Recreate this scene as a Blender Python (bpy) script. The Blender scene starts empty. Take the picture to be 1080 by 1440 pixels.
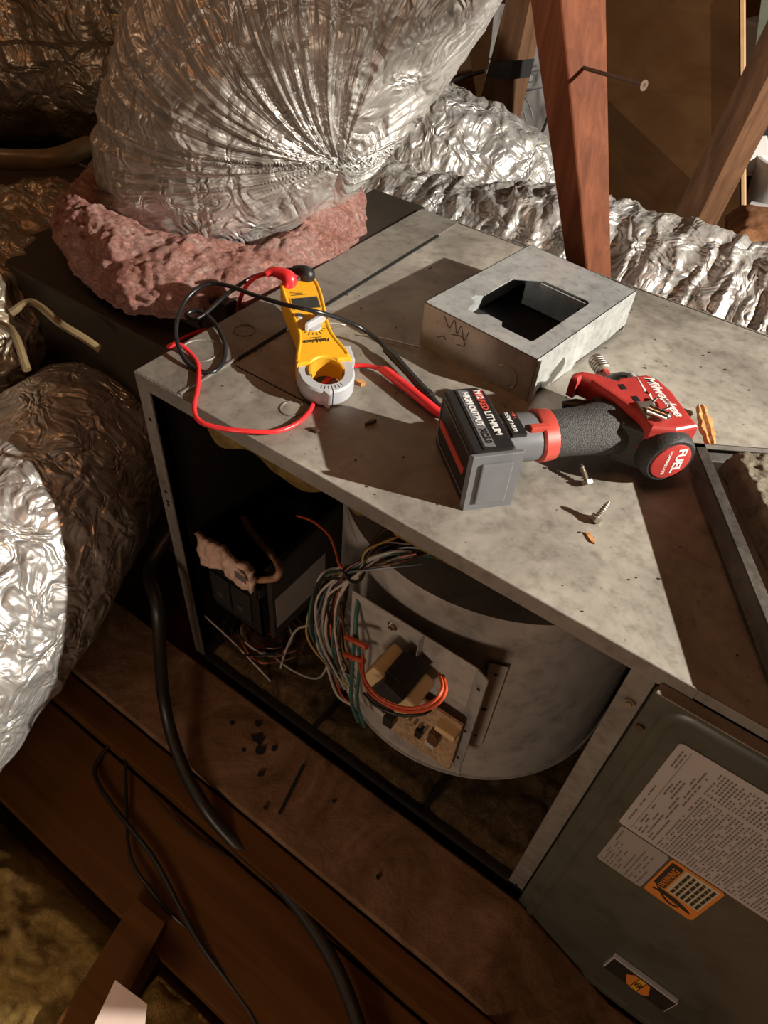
import bpy, bmesh, math, random
import numpy as np
from mathutils import Vector, Matrix, Euler

# ---------------------------------------------------------------- camera, world, lights
scene = bpy.context.scene
C = scene.collection
cam_d = bpy.data.cameras.new('camera'); cam = bpy.data.objects.new('camera', cam_d); C.objects.link(cam)
cam.location = (0.52483, -0.35550, 0.43292)
cam.rotation_euler = (0.7662, -0.0648, 0.6236)
cam_d.sensor_fit = 'AUTO'; cam_d.sensor_width = 36.0
cam_d.lens = 1014.74 / 1440.0 * 36.0
cam_d.clip_start = 0.01
scene.camera = cam

world = bpy.data.worlds.new('attic_air'); scene.world = world; world.use_nodes = True
bg = world.node_tree.nodes['Background']
bg.inputs[0].default_value = (1.0, 0.62, 0.36, 1); bg.inputs[1].default_value = 0.030

def lamp(name, kind, loc, target, energy, color, size):
    d = bpy.data.lights.new(name, kind); o = bpy.data.objects.new(name, d); C.objects.link(o)
    o.location = loc
    o.rotation_euler = (Vector(target) - Vector(loc)).to_track_quat('-Z', 'Y').to_euler()
    d.energy = energy; d.color = color
    if kind == 'AREA': d.size = size
    else: d.shadow_soft_size = size
    return o
key = lamp('work_light', 'SPOT', (1.95, 0.58, 0.86), (0.15, 0.25, 0.0), 385, (1.0, 0.95, 0.84), 0.012)
key.data.spot_size = math.radians(100); key.data.spot_blend = 0.4
lamp('overhead_bulb', 'POINT', (0.25, -0.15, 1.30), (0, 0, 0), 4.5, (1.0, 0.46, 0.20), 0.10)
lamp('low_fill', 'POINT', (0.45, -1.05, -0.04), (0, 0, 0), 13.0, (1.0, 0.74, 0.54), 0.12)  # added fill that brightens the open front and blower, not an actual bulb
lamp('left_bulb', 'POINT', (-0.85, 0.05, 0.70), (0, 0, 0), 1.3, (1.0, 0.60, 0.34), 0.04)

vs = scene.view_settings
vs.view_transform = 'Standard'; vs.look = 'None'; vs.gamma = 1.0; vs.use_curve_mapping = False
vs.exposure = 0.0

# ---------------------------------------------------------------- noise
def _hash(ix, iy, iz, seed):
    h = (ix * 374761393 + iy * 668265263 + iz * 2147483647 + seed * 1274126177) & 0xffffffff
    h = ((h ^ (h >> 13)) * 1274126177) & 0xffffffff
    h = h ^ (h >> 16)
    return (h & 0xffff) / 65535.0
def vnoise(p, seed=0):
    p = np.asarray(p, dtype=float)
    i = np.floor(p).astype(np.int64); f = p - i; f = f * f * (3 - 2 * f)
    r = 0
    for dx in (0, 1):
        wx = f[:, 0] if dx else 1 - f[:, 0]
        for dy in (0, 1):
            wy = f[:, 1] if dy else 1 - f[:, 1]
            for dz in (0, 1):
                wz = f[:, 2] if dz else 1 - f[:, 2]
                r = r + wx * wy * wz * _hash(i[:, 0] + dx, i[:, 1] + dy, i[:, 2] + dz, seed)
    return r
def fbm(p, seed=0, oct=4):
    p = np.asarray(p, dtype=float); r = 0; a = .5
    for k in range(oct):
        r = r + a * (vnoise(p * 2 ** k + 17.3 * k, seed + k) - .5); a *= .5
    return r
def ridge(p, seed=0):
    return 1 - np.abs(2 * vnoise(p, seed) - 1)

# ---------------------------------------------------------------- materials
def nmat(name):
    m = bpy.data.materials.new(name); m.use_nodes = True
    nt = m.node_tree; b = nt.nodes['Principled BSDF']
    return m, nt, b
def N(nt, t, **k):
    n = nt.nodes.new(t)
    for a, v in k.items():
        if hasattr(n, a): setattr(n, a, v)
        else: n.inputs[a.replace('_', ' ')].default_value = v
    return n
def coords(nt, scale=(1, 1, 1), uv=False):
    tc = N(nt, 'ShaderNodeTexCoord'); mp = N(nt, 'ShaderNodeMapping')
    mp.inputs['Scale'].default_value = scale
    nt.links.new(tc.outputs['UV' if uv else 'Object'], mp.inputs[0])
    return mp.outputs[0]
def ramp(nt, src, stops):
    r = N(nt, 'ShaderNodeValToRGB'); e = r.color_ramp.elements
    while len(e) > 2: e.remove(e[-1])
    e[0].position, e[0].color = stops[0][0], (*stops[0][1], 1)
    e[1].position, e[1].color = stops[-1][0], (*stops[-1][1], 1)
    for p, c in stops[1:-1]:
        q = e.new(p); q.color = (*c, 1)
    nt.links.new(src, r.inputs[0]); return r.outputs[0]
def simple(name, col, rough=.5, metal=0, var=.12, scale=30, bump=0, bscale=200, spec=.5, coat=0):
    m, nt, b = nmat(name)
    v = coords(nt)
    n = N(nt, 'ShaderNodeTexNoise', Scale=scale, Detail=4.0)
    nt.links.new(v, n.inputs['Vector'])
    lo = tuple(c * (1 - var) for c in col); hi = tuple(min(1, c * (1 + var)) for c in col)
    nt.links.new(ramp(nt, n.outputs['Fac'], [(.3, lo), (.7, hi)]), b.inputs['Base Color'])
    b.inputs['Roughness'].default_value = rough; b.inputs['Metallic'].default_value = metal
    b.inputs['Specular IOR Level'].default_value = spec
    if coat: b.inputs['Coat Weight'].default_value = coat
    if bump:
        n2 = N(nt, 'ShaderNodeTexNoise', Scale=bscale, Detail=3.0); nt.links.new(v, n2.inputs['Vector'])
        bp = N(nt, 'ShaderNodeBump'); bp.inputs['Strength'].default_value = bump; bp.inputs['Distance'].default_value = .002
        nt.links.new(n2.outputs['Fac'], bp.inputs['Height']); nt.links.new(bp.outputs[0], b.inputs['Normal'])
    return m
def sheet(name, dark, light, rough=(.35, .7), metal=.35, scale=6, speck=.5, bump=.15):
    """galvanised sheet with dust, stains and specks"""
    m, nt, b = nmat(name); v = coords(nt)
    n = N(nt, 'ShaderNodeTexNoise', Scale=scale, Detail=8.0, Roughness=.62, Distortion=.6); nt.links.new(v, n.inputs['Vector'])
    n2 = N(nt, 'ShaderNodeTexNoise', Scale=scale * 9, Detail=6.0, Roughness=.7); nt.links.new(v, n2.inputs['Vector'])
    c1 = ramp(nt, n.outputs['Fac'], [(.3, dark), (.68, light)])
    c2 = ramp(nt, n2.outputs['Fac'], [(.3, (.62, .60, .58)), (.5, (1, 1, 1)), (.75, (1.15, 1.13, 1.1))])
    mx = N(nt, 'ShaderNodeMix', data_type='RGBA', blend_type='MULTIPLY'); mx.inputs[0].default_value = .8
    nt.links.new(c1, mx.inputs[6]); nt.links.new(c2, mx.inputs[7])
    vo = N(nt, 'ShaderNodeTexVoronoi', Scale=scale * 14); nt.links.new(v, vo.inputs['Vector'])
    sp = ramp(nt, vo.outputs['Distance'], [(.05, (.25, .2, .16)), (.11, (1, 1, 1))])
    m2 = N(nt, 'ShaderNodeMix', data_type='RGBA', blend_type='MULTIPLY'); m2.inputs[0].default_value = speck
    nt.links.new(mx.outputs[2], m2.inputs[6]); nt.links.new(sp, m2.inputs[7])
    nt.links.new(m2.outputs[2], b.inputs['Base Color'])
    rr = ramp(nt, n2.outputs['Fac'], [(.3, (rough[0],) * 3), (.7, (rough[1],) * 3)])
    nt.links.new(rr, b.inputs['Roughness']); b.inputs['Metallic'].default_value = metal
    bp = N(nt, 'ShaderNodeBump'); bp.inputs['Strength'].default_value = bump; bp.inputs['Distance'].default_value = .001
    nt.links.new(n2.outputs['Fac'], bp.inputs['Height']); nt.links.new(bp.outputs[0], b.inputs['Normal'])
    return m
def foil(name, tint=(.80, .77, .74), rough=.26, pleat=(55, 5), crinkle=38, strength=.8, dust=.45, dcol=(.30, .26, .23)):
    m, nt, b = nmat(name); v = coords(nt); uv = coords(nt, (pleat[0], pleat[1], 1), uv=True)
    na = N(nt, 'ShaderNodeTexNoise', Scale=1.0, Detail=3.0, Distortion=.5); nt.links.new(uv, na.inputs['Vector'])
    nb = N(nt, 'ShaderNodeTexNoise', Scale=crinkle * .35, Detail=2.0); nt.links.new(v, nb.inputs['Vector'])
    add = N(nt, 'ShaderNodeVectorMath', operation='MULTIPLY_ADD'); add.inputs[1].default_value = (.05, .05, .05)
    nt.links.new(nb.outputs['Color'], add.inputs[0]); nt.links.new(v, add.inputs[2])
    vo = N(nt, 'ShaderNodeTexVoronoi', Scale=crinkle); nt.links.new(add.outputs[0], vo.inputs['Vector'])
    vo2 = N(nt, 'ShaderNodeTexNoise', Scale=crinkle * .8, Detail=2.5, Roughness=.55, Distortion=.8); nt.links.new(add.outputs[0], vo2.inputs['Vector'])
    s1 = N(nt, 'ShaderNodeMath', operation='MULTIPLY_ADD'); s1.inputs[1].default_value = 4.0
    ca_ = N(nt, 'ShaderNodeMath', operation='SUBTRACT'); ca_.inputs[1].default_value = .5; nt.links.new(vo2.outputs['Fac'], ca_.inputs[0])
    cr_ = N(nt, 'ShaderNodeMath', operation='ABSOLUTE'); nt.links.new(ca_.outputs[0], cr_.inputs[0])
    nt.links.new(cr_.outputs[0], s1.inputs[0]); nt.links.new(vo.outputs['Distance'], s1.inputs[2])
    s2 = N(nt, 'ShaderNodeMath', operation='MULTIPLY_ADD'); s2.inputs[1].default_value = 1.5
    nt.links.new(na.outputs['Fac'], s2.inputs[0]); nt.links.new(s1.outputs[0], s2.inputs[2])
    bp = N(nt, 'ShaderNodeBump'); bp.inputs['Strength'].default_value = strength; bp.inputs['Distance'].default_value = .006
    nt.links.new(s2.outputs[0], bp.inputs['Height']); nt.links.new(bp.outputs[0], b.inputs['Normal'])
    nd = N(nt, 'ShaderNodeTexNoise', Scale=7.0, Detail=5.0, Roughness=.65); nt.links.new(v, nd.inputs['Vector'])
    nt.links.new(ramp(nt, nd.outputs['Fac'], [(.35, tint), (.7, tuple(c * .8 for c in dcol))]), b.inputs['Base Color'])
    f = ramp(nt, nd.outputs['Fac'], [(.35, (.82,) * 3), (.72, (.82 - dust,) * 3)])
    nt.links.new(f, b.inputs['Metallic'])
    r = ramp(nt, nd.outputs['Fac'], [(.3, (rough,) * 3), (.7, (rough + .2,) * 3)])
    nt.links.new(r, b.inputs['Roughness'])
    return m
def wood(name, a, c, axis=(40, 40, 3), rough=.65, bump=.3, fig=.0):
    m, nt, b = nmat(name); v = coords(nt, axis)
    n = N(nt, 'ShaderNodeTexNoise', Scale=1.0, Detail=6.0, Roughness=.6, Distortion=.8); nt.links.new(v, n.inputs['Vector'])
    nt.links.new(ramp(nt, n.outputs['Fac'], [(.28, a), (.5, tuple((x + y) / 2 for x, y in zip(a, c))), (.72, c)]), b.inputs['Base Color'])
    b.inputs['Roughness'].default_value = rough; b.inputs['Specular IOR Level'].default_value = .12
    bp = N(nt, 'ShaderNodeBump'); bp.inputs['Strength'].default_value = bump; bp.inputs['Distance'].default_value = .002
    nt.links.new(n.outputs['Fac'], bp.inputs['Height']); nt.links.new(bp.outputs[0], b.inputs['Normal'])
    return m
def fluff(name, cols, scale=14, bump=1.0):
    m, nt, b = nmat(name); v = coords(nt)
    n = N(nt, 'ShaderNodeTexNoise', Scale=scale, Detail=8.0, Roughness=.7, Distortion=1.2); nt.links.new(v, n.inputs['Vector'])
    k = len(cols) - 1
    nt.links.new(ramp(nt, n.outputs['Fac'], [(.28 + .44 * i / k, c) for i, c in enumerate(cols)]), b.inputs['Base Color'])
    b.inputs['Roughness'].default_value = .95; b.inputs['Specular IOR Level'].default_value = .1
    n2 = N(nt, 'ShaderNodeTexNoise', Scale=scale * 5, Detail=8.0, Roughness=.75, Distortion=1.5); nt.links.new(v, n2.inputs['Vector'])
    bp = N(nt, 'ShaderNodeBump'); bp.inputs['Strength'].default_value = bump; bp.inputs['Distance'].default_value = .006
    nt.links.new(n2.outputs['Fac'], bp.inputs['Height']); nt.links.new(bp.outputs[0], b.inputs['Normal'])
    return m

M = {}
M['top'] = sheet('dusty galvanised top', (.150, .132, .108), (.440, .402, .345), metal=.25, scale=7, rough=(.45, .75))
M['top_dark'] = sheet('oxidised galvanised end strip', (.140, .120, .100), (.290, .262, .228), metal=.25, scale=9, rough=(.45, .75))
M['galv'] = sheet('bright galvanised sheet', (.42, .43, .43), (.64, .65, .64), metal=.55, scale=9, rough=(.32, .5), speck=.2)
M['galv_in'] = sheet('dull galvanised housing', (.33, .31, .29), (.52, .485, .455), metal=.3, scale=5, rough=(.45, .65), speck=.15)
M['post_metal'] = sheet('cabinet frame metal', (.16, .145, .13), (.28, .255, .225), metal=.3, scale=8, rough=(.45, .7), speck=.3)
M['door'] = sheet('olive grey enamel', (.050, .052, .040), (.078, .078, .060), metal=.0, scale=3, rough=(.35, .45), speck=.15, bump=.04)
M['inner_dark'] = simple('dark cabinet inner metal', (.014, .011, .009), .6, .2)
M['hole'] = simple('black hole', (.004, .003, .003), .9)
M['foil_big'] = foil('creased duct foil', pleat=(48, 4), crinkle=30, strength=.75, rough=.33, dust=.45)
M['foil_back'] = foil('crumpled duct foil', pleat=(30, 6), crinkle=30, strength=.9, rough=.30, dust=.45, dcol=(.42, .37, .33))
M['foil_left'] = foil('smooth duct wrap foil', pleat=(25, 4), crinkle=32, strength=.9, rough=.28, dust=.35)
M['foil_yellow'] = foil('aged duct foil', tint=(.62, .52, .40), pleat=(30, 10), crinkle=26, strength=1.0, rough=.26, dust=.3, dcol=(.25, .18, .11))
M['tape'] = simple('clear tape band', (.20, .145, .075), .35, .1, .2, 30)
M['pink'] = fluff('pink fibreglass', [(.34, .14, .10), (.70, .33, .27), (.80, .45, .39), (.92, .72, .64)], 24, 1.6)
M['pink_old'] = fluff('dusty pink facing', [(.06, .030, .013), (.16, .088, .045), (.26, .155, .10)], 9, .5)
M['yellow'] = fluff('yellow fibreglass', [(.07, .042, .010), (.28, .18, .055), (.48, .34, .14)], 12, 1.0)
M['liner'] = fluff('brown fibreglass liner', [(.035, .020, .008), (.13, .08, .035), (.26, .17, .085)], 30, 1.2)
M['felt'] = fluff('grey brown insulation pad', [(.14, .11, .08), (.32, .27, .20), (.48, .42, .33)], 40, 1.0)
M['post'] = wood('reddish lumber', (.075, .021, .008), (.19, .058, .025), (60, 60, 4), bump=.12)
M['post_old'] = wood('brown lumber', (.065, .030, .015), (.165, .082, .044), (50, 50, 4), bump=.15)
M['wood_x'] = wood('brown lumber lengthwise', (.055, .020, .0035), (.110, .043, .009), (3, 40, 40))
M['ply'] = wood('dark plywood', (.060, .026, .009), (.105, .050, .020), (6, 6, 14), rough=.6, bump=.1)
M['ply_edge'] = simple('raw plywood edge', (.55, .33, .17), .7)
M['floorw'] = wood('attic floor board', (.05, .02, .006), (.11, .045, .016), (4, 20, 20), rough=.7, bump=.1)
M['roof'] = wood('roof deck', (.16, .08, .04), (.30, .17, .09), (3, 12, 12), rough=.8, bump=.1)
M['splinter'] = wood('orange splinter wood', (.36, .15, .05), (.66, .34, .14), (200, 200, 20))
M['black'] = simple('black plastic', (.016, .015, .015), .42)
M['black_rough'] = simple('black rubber', (.02, .019, .018), .6, bump=.3, bscale=400)
M['dgrey'] = simple('dark grey plastic', (.055, .053, .055), .45)
M['grip'] = simple('textured grey grip', (.052, .050, .050), .55, bump=.8, bscale=900)
M['mgrey'] = simple('mid grey plastic', (.14, .14, .15), .38)
M['lgrey'] = simple('light grey jaw plastic', (.42, .42, .44), .42, var=.05)
M['red'] = simple('tool red', (.40, .040, .034), .4, var=.12, scale=60)
M['orange_red'] = simple('orange red band', (.50, .065, .045), .45, var=.06)
M['red_wire'] = simple('red lead rubber', (.72, .03, .035), .35)
M['black_wire'] = simple('black lead rubber', (.012, .012, .013), .3)
M['yellow_p'] = simple('yellow plastic', (.80, .40, .015), .42, var=.05)
M['yellow_d'] = simple('amber plastic', (.66, .33, .02), .45, var=.05)
M['lcd'] = simple('lcd glass', (.035, .035, .028), .15)
M['white'] = simple('white print', (.72, .70, .68), .5, var=.03)
M['ink'] = simple('black ink', (.02, .018, .016), .6, var=.03)
M['ink_grey'] = simple('grey ink', (.13, .115, .105), .7, var=.03)
M['label'] = simple('label paper', (.40, .36, .345), .6, var=.05, scale=8)
M['label2'] = simple('old label paper', (.30, .27, .25), .6, var=.05, scale=8)
M['orange'] = simple('orange print', (.62, .20, .03), .5, var=.06)
M['cream'] = simple('cream print', (.50, .42, .28), .5, var=.05)
M['paper'] = simple('white paper', (.62, .48, .42), .8, var=.08)
M['steel'] = simple('bright steel', (.75, .74, .72), .22, 1.0)
M['steel_d'] = simple('dull screw steel', (.38, .33, .27), .4, .8)
M['rust'] = simple('rusty nail', (.10, .055, .035), .6, .4)
M['coil'] = simple('cream coil paper', (.52, .38, .20), .6, var=.1)
M['core'] = simple('black transformer iron', (.022, .02, .02), .5, .3)
M['pcb'] = simple('tan circuit board', (.36, .23, .13), .5, var=.35, scale=180)
M['trace'] = simple('board silkscreen', (.50, .42, .34), .5)
M['copper'] = simple('tan hose', (.34, .19, .11), .5, var=.35, scale=90)
M['tag'] = simple('crumpled printed plastic', (.62, .43, .34), .45, var=.2, scale=60, bump=1.0, bscale=90)
M['w_white'] = simple('white wire', (.42, .38, .34), .4)
M['w_green'] = simple('green wire', (.03, .10, .085), .4)
M['w_orange'] = simple('orange wire', (.45, .065, .02), .4)
M['w_brown'] = simple('brown wire', (.10, .045, .02), .4)
M['w_yellow'] = simple('yellow wire', (.38, .25, .07), .4)
M['w_blue'] = simple('blue grey wire', (.10, .13, .16), .4)
M['w_black'] = simple('black wire', (.012, .011, .011), .4)
M['cable'] = simple('thick black cable', (.010, .008, .006), .45)
M['bag'] = simple('printed plastic bag', (.32, .30, .29), .35, var=.08, scale=8, bump=.4, bscale=40)
M['bag_ink'] = simple('faded bag print', (.17, .16, .17), .5)
M['bag_blue'] = simple('blue bag print', (.20, .30, .42), .5)
M['bucket'] = simple('grey white plastic', (.45, .43, .42), .4)
M['strap'] = simple('black webbing', (.014, .013, .013), .5)
M['marker'] = simple('marker scrawl', (.10, .065, .045), .7)

# ---------------------------------------------------------------- mesh helpers
def link(name, verts, faces, mat, parent=None, smooth=False, mats=None, fm=None, uvs=None):
    me = bpy.data.meshes.new(name)
    me.from_pydata([tuple(map(float, v)) for v in verts], [], [tuple(map(int, f)) for f in faces])
    o = bpy.data.objects.new(name, me); C.objects.link(o)
    for x in (mats or [mat]): me.materials.append(x)
    if fm is not None: me.polygons.foreach_set('material_index', fm)
    if smooth: me.polygons.foreach_set('use_smooth', [True] * len(me.polygons))
    if uvs is not None:
        uvl = me.uv_layers.new(name='UVMap')
        li = np.zeros(len(me.loops), dtype=np.int32); me.loops.foreach_get('vertex_index', li)
        uvl.data.foreach_set('uv', np.asarray(uvs)[li].astype(np.float32).ravel())
    me.update()
    if parent is not None: o.parent = parent
    return o
class MB:
    """collects shapes and links them as one mesh"""
    def __init__(s): s.v = []; s.f = []; s.sm = []
    def add(s, v, f, sm=False):
        n = len(s.v); s.v += [tuple(x) for x in v]; s.f += [tuple(i + n for i in q) for q in f]; s.sm += [sm] * len(f); return s
    def box(s, lo, hi, mx=None, bev=0):
        bm = bmesh.new(); bmesh.ops.create_cube(bm, size=1)
        c = [(a + b) / 2 for a, b in zip(lo, hi)]; d = [abs(b - a) for a, b in zip(lo, hi)]
        for v in bm.verts: v.co = Vector([c[i] + v.co[i] * d[i] for i in range(3)])
        if bev: bmesh.ops.bevel(bm, geom=bm.edges[:], offset=min(bev, min(d) * .45), segments=2, affect='EDGES', profile=.6)
        if mx is not None: bm.transform(mx)
        bm.verts.index_update(); s.add([v.co[:] for v in bm.verts], [[v.index for v in f.verts] for f in bm.faces]); bm.free(); return s
    def prism(s, poly, z0, z1, mx=None, bev=0, sm=False):
        bm = bmesh.new(); vs_ = [bm.verts.new((p[0], p[1], z0)) for p in poly]; f = bm.faces.new(vs_)
        r = bmesh.ops.extrude_face_region(bm, geom=[f])
        for e in r['geom']:
            if isinstance(e, bmesh.types.BMVert): e.co.z = z1
        bmesh.ops.recalc_face_normals(bm, faces=bm.faces[:])
        if bev:
            es = [e for e in bm.edges if abs(e.verts[0].co.z - z1) < 1e-7 and abs(e.verts[1].co.z - z1) < 1e-7]
            bmesh.ops.bevel(bm, geom=es, offset=bev, segments=3, affect='EDGES', profile=.5)
        if mx is not None: bm.transform(mx)
        bm.verts.index_update(); s.add([v.co[:] for v in bm.verts], [[v.index for v in f.verts] for f in bm.faces], sm); bm.free(); return s
    def cyl(s, a, b, r0, r1=None, n=16, sm=True, caps=True):
        r1 = r0 if r1 is None else r1
        a, b = Vector(a), Vector(b); d = (b - a).normalized(); u = d.orthogonal().normalized(); w = d.cross(u)
        v = []
        for c, r in ((a, r0), (b, r1)):
            for i in range(n):
                t = 2 * math.pi * i / n; v.append(c + u * r * math.cos(t) + w * r * math.sin(t))
        s.add(v, [(i, (i + 1) % n, n + (i + 1) % n, n + i) for i in range(n)], sm)
        if caps: s.add(v, [tuple(range(n))[::-1], tuple(range(n, 2 * n))])
        return s
    def lathe(s, prof, mx=None, n=28, ry=1, rz=1):
        """profile (x, r) about local x"""
        v = []; f = []
        for x, r in prof:
            for i in range(n):
                t = 2 * math.pi * i / n; p = Vector((x, r * ry * math.cos(t), r * rz * math.sin(t)))
                v.append(mx @ p if mx is not None else p)
        for k in range(len(prof) - 1):
            for i in range(n):
                j = (i + 1) % n; f.append((k * n + i, k * n + j, (k + 1) * n + j, (k + 1) * n + i))
        f.append(tuple(range(n))[::-1]); f.append(tuple(range((len(prof) - 1) * n, len(prof) * n)))
        s.add(v, f, True); return s
    def tube(s, pts, r, n=10, sub=8, closed=False):
        P_ = smooth_path(pts, sub); T, U, W = frames(P_)
        m = len(P_); rr = np.full(m, r) if np.isscalar(r) else np.interp(np.linspace(0, 1, m), np.linspace(0, 1, len(r)), r)
        v = []; f = []
        for k in range(m):
            for i in range(n):
                t = 2 * math.pi * i / n; v.append(P_[k] + (U[k] * math.cos(t) + W[k] * math.sin(t)) * rr[k])
        for k in range(m - 1):
            for i in range(n):
                j = (i + 1) % n; f.append((k * n + i, k * n + j, (k + 1) * n + j, (k + 1) * n + i))
        f.append(tuple(range(n))[::-1]); f.append(tuple(range((m - 1) * n, m * n)))
        s.add(v, f, True); return s
    def done(s, name, mat, parent=None, auto=True):
        o = link(name, s.v, s.f, mat, parent)
        o.data.polygons.foreach_set('use_smooth', s.sm); o.data.update()
        if any(s.sm):
            try: o.data.set_sharp_from_angle(angle=math.radians(38))
            except Exception: pass
        return o
def smooth_path(pts, sub=8):
    p = np.array(pts, dtype=float)
    if sub <= 1: return p
    q = np.vstack([2 * p[0] - p[1], p, 2 * p[-1] - p[-2]]); out = []
    for i in range(1, len(q) - 2):
        a, b, c, d = q[i - 1:i + 3]
        for t in np.linspace(0, 1, sub, endpoint=False):
            out.append(.5 * (2 * b + (c - a) * t + (2 * a - 5 * b + 4 * c - d) * t * t + (3 * b - a - 3 * c + d) * t ** 3))
    out.append(p[-1]); return np.array(out)
def frames(P_):
    T = np.gradient(P_, axis=0); T /= np.linalg.norm(T, axis=1)[:, None] + 1e-12
    u = np.cross(T[0], (0, 0, 1.0))
    if np.linalg.norm(u) < .1: u = np.cross(T[0], (0, 1.0, 0))
    u /= np.linalg.norm(u); U = [u]
    for k in range(1, len(P_)):
        u = U[-1] - T[k] * np.dot(U[-1], T[k]); U.append(u / np.linalg.norm(u))
    U = np.array(U); W = np.cross(T, U); return T, U, W
def tag(o, label=None, cat=None, group=None, kind=None):
    if label: o['label'] = label
    if cat: o['category'] = cat
    if group: o['group'] = group
    if kind: o['kind'] = kind
    return o
def thing(name, label, cat, loc=(0, 0, 0), rotz=0, group=None):
    o = bpy.data.objects.new(name, None); C.objects.link(o); o.empty_display_size = .02
    o.location = loc; o.rotation_euler = (0, 0, rotz)
    return tag(o, label, cat, group)
def text(name, body, size, origin, bdir, up, mat, parent, align='LEFT', shear=0, depth=.00015, sx=1.0, bold=0):
    c = bpy.data.curves.new(name, 'FONT'); c.body = body; c.size = size; c.extrude = depth; c.shear = shear; c.align_x = align
    c.offset = bold; c.resolution_u = 3
    b = Vector(bdir).normalized(); u = Vector(up); u = (u - b * u.dot(b)).normalized(); n = b.cross(u)
    mx = Matrix((b, u, n)).transposed().to_4x4() @ Matrix.Diagonal((sx, 1, 1, 1)); mx.translation = Vector(origin)
    tmp = bpy.data.objects.new(name, c); C.objects.link(tmp)
    dg = bpy.context.evaluated_depsgraph_get(); me = bpy.data.meshes.new_from_object(tmp.evaluated_get(dg))
    bpy.data.objects.remove(tmp); me.transform(mx); me.materials.clear(); me.materials.append(mat)
    o = bpy.data.objects.new(name, me); C.objects.link(o); o.parent = parent; return o
def duct(name, pts, R, mat, label, ns=220, nt_=150, pleat=.006, pf=60, ang=3.0, crumple=.01, cf=9, seed=1, squash=(1, 1), prof=None, fan=None):
    P_ = smooth_path(pts, 24)
    d = np.r_[0, np.cumsum(np.linalg.norm(np.diff(P_, axis=0), axis=1))]
    t = np.linspace(0, d[-1], ns); P_ = np.stack([np.interp(t, d, P_[:, i]) for i in range(3)], 1)
    for _ in range(6): P_[1:-1] = (P_[:-2] + P_[1:-1] * 2 + P_[2:]) / 4
    T, U, W = frames(P_)
    th = np.linspace(0, 2 * np.pi, nt_, endpoint=False)
    S, TH = np.meshgrid(t, th, indexing='ij')
    Rr = (np.interp(np.linspace(0, 1, ns), np.linspace(0, 1, len(prof)), prof) if prof else np.ones(ns)) * R
    cs, sn = np.cos(TH), np.sin(TH)
    q = np.stack([S * pf, cs * ang, sn * ang], -1).reshape(-1, 3)
    wob = fbm(np.stack([S * 6, cs * 2, sn * 2], -1).reshape(-1, 3), seed + 9) * .35 * pf / 10
    q[:, 0] += wob
    if fan is not None:
        pp_ = (P_[:, None, :] + (U[:, None, :] * cs[..., None] + W[:, None, :] * sn[..., None]) * R).reshape(-1, 3) - np.array(fan)
        phi = np.arctan2(pp_[:, 2], pp_[:, 0]); ds = np.hypot(pp_[:, 2], pp_[:, 0])
        q = np.stack([phi * 11 + .6 * fbm(pp_ * 7, seed + 2), ds * 2.5, pp_[:, 1] * 2.2], -1)
    n1 = ridge(q, seed) ** 2; n1b = ridge(q * np.array([2.3, 1.7, 1.7]) + 5, seed + 1) ** 2
    base = P_[:, None, :] + (U[:, None, :] * cs[..., None] * squash[0] + W[:, None, :] * sn[..., None] * squash[1]) * Rr[:, None, None]
    pos = base.reshape(-1, 3)
    n2 = fbm(pos * cf, seed + 3, 4)
    rd = np.abs(fbm(pos * cf * 2.2, seed + 5, 3))
    disp = pleat * (n1 - .4) + pleat * .5 * (n1b - .4) + crumple * 1.6 * n2 - crumple * 1.5 * rd
    nrm = (U[:, None, :] * cs[..., None] + W[:, None, :] * sn[..., None]).reshape(-1, 3)
    pos = pos + nrm * disp[:, None]
    f = []
    idx = np.arange(ns * nt_).reshape(ns, nt_); a = idx[:-1]; b = idx[1:]
    F = np.stack([a, np.roll(a, -1, 1), np.roll(b, -1, 1), b], -1).reshape(-1, 4)
    uv = np.stack([S, TH * R], -1).reshape(-1, 2)
    if fan is not None: uv = np.stack([phi * .35, ds], -1)
    faces = F.tolist() + [list(map(int, idx[0][::-1])), list(map(int, idx[-1]))]
    o = link(name, pos, faces, mat, None, True, uvs=uv)
    return tag(o, label, 'duct', 'foil-wrapped ducts around the furnace') if label else o
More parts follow.
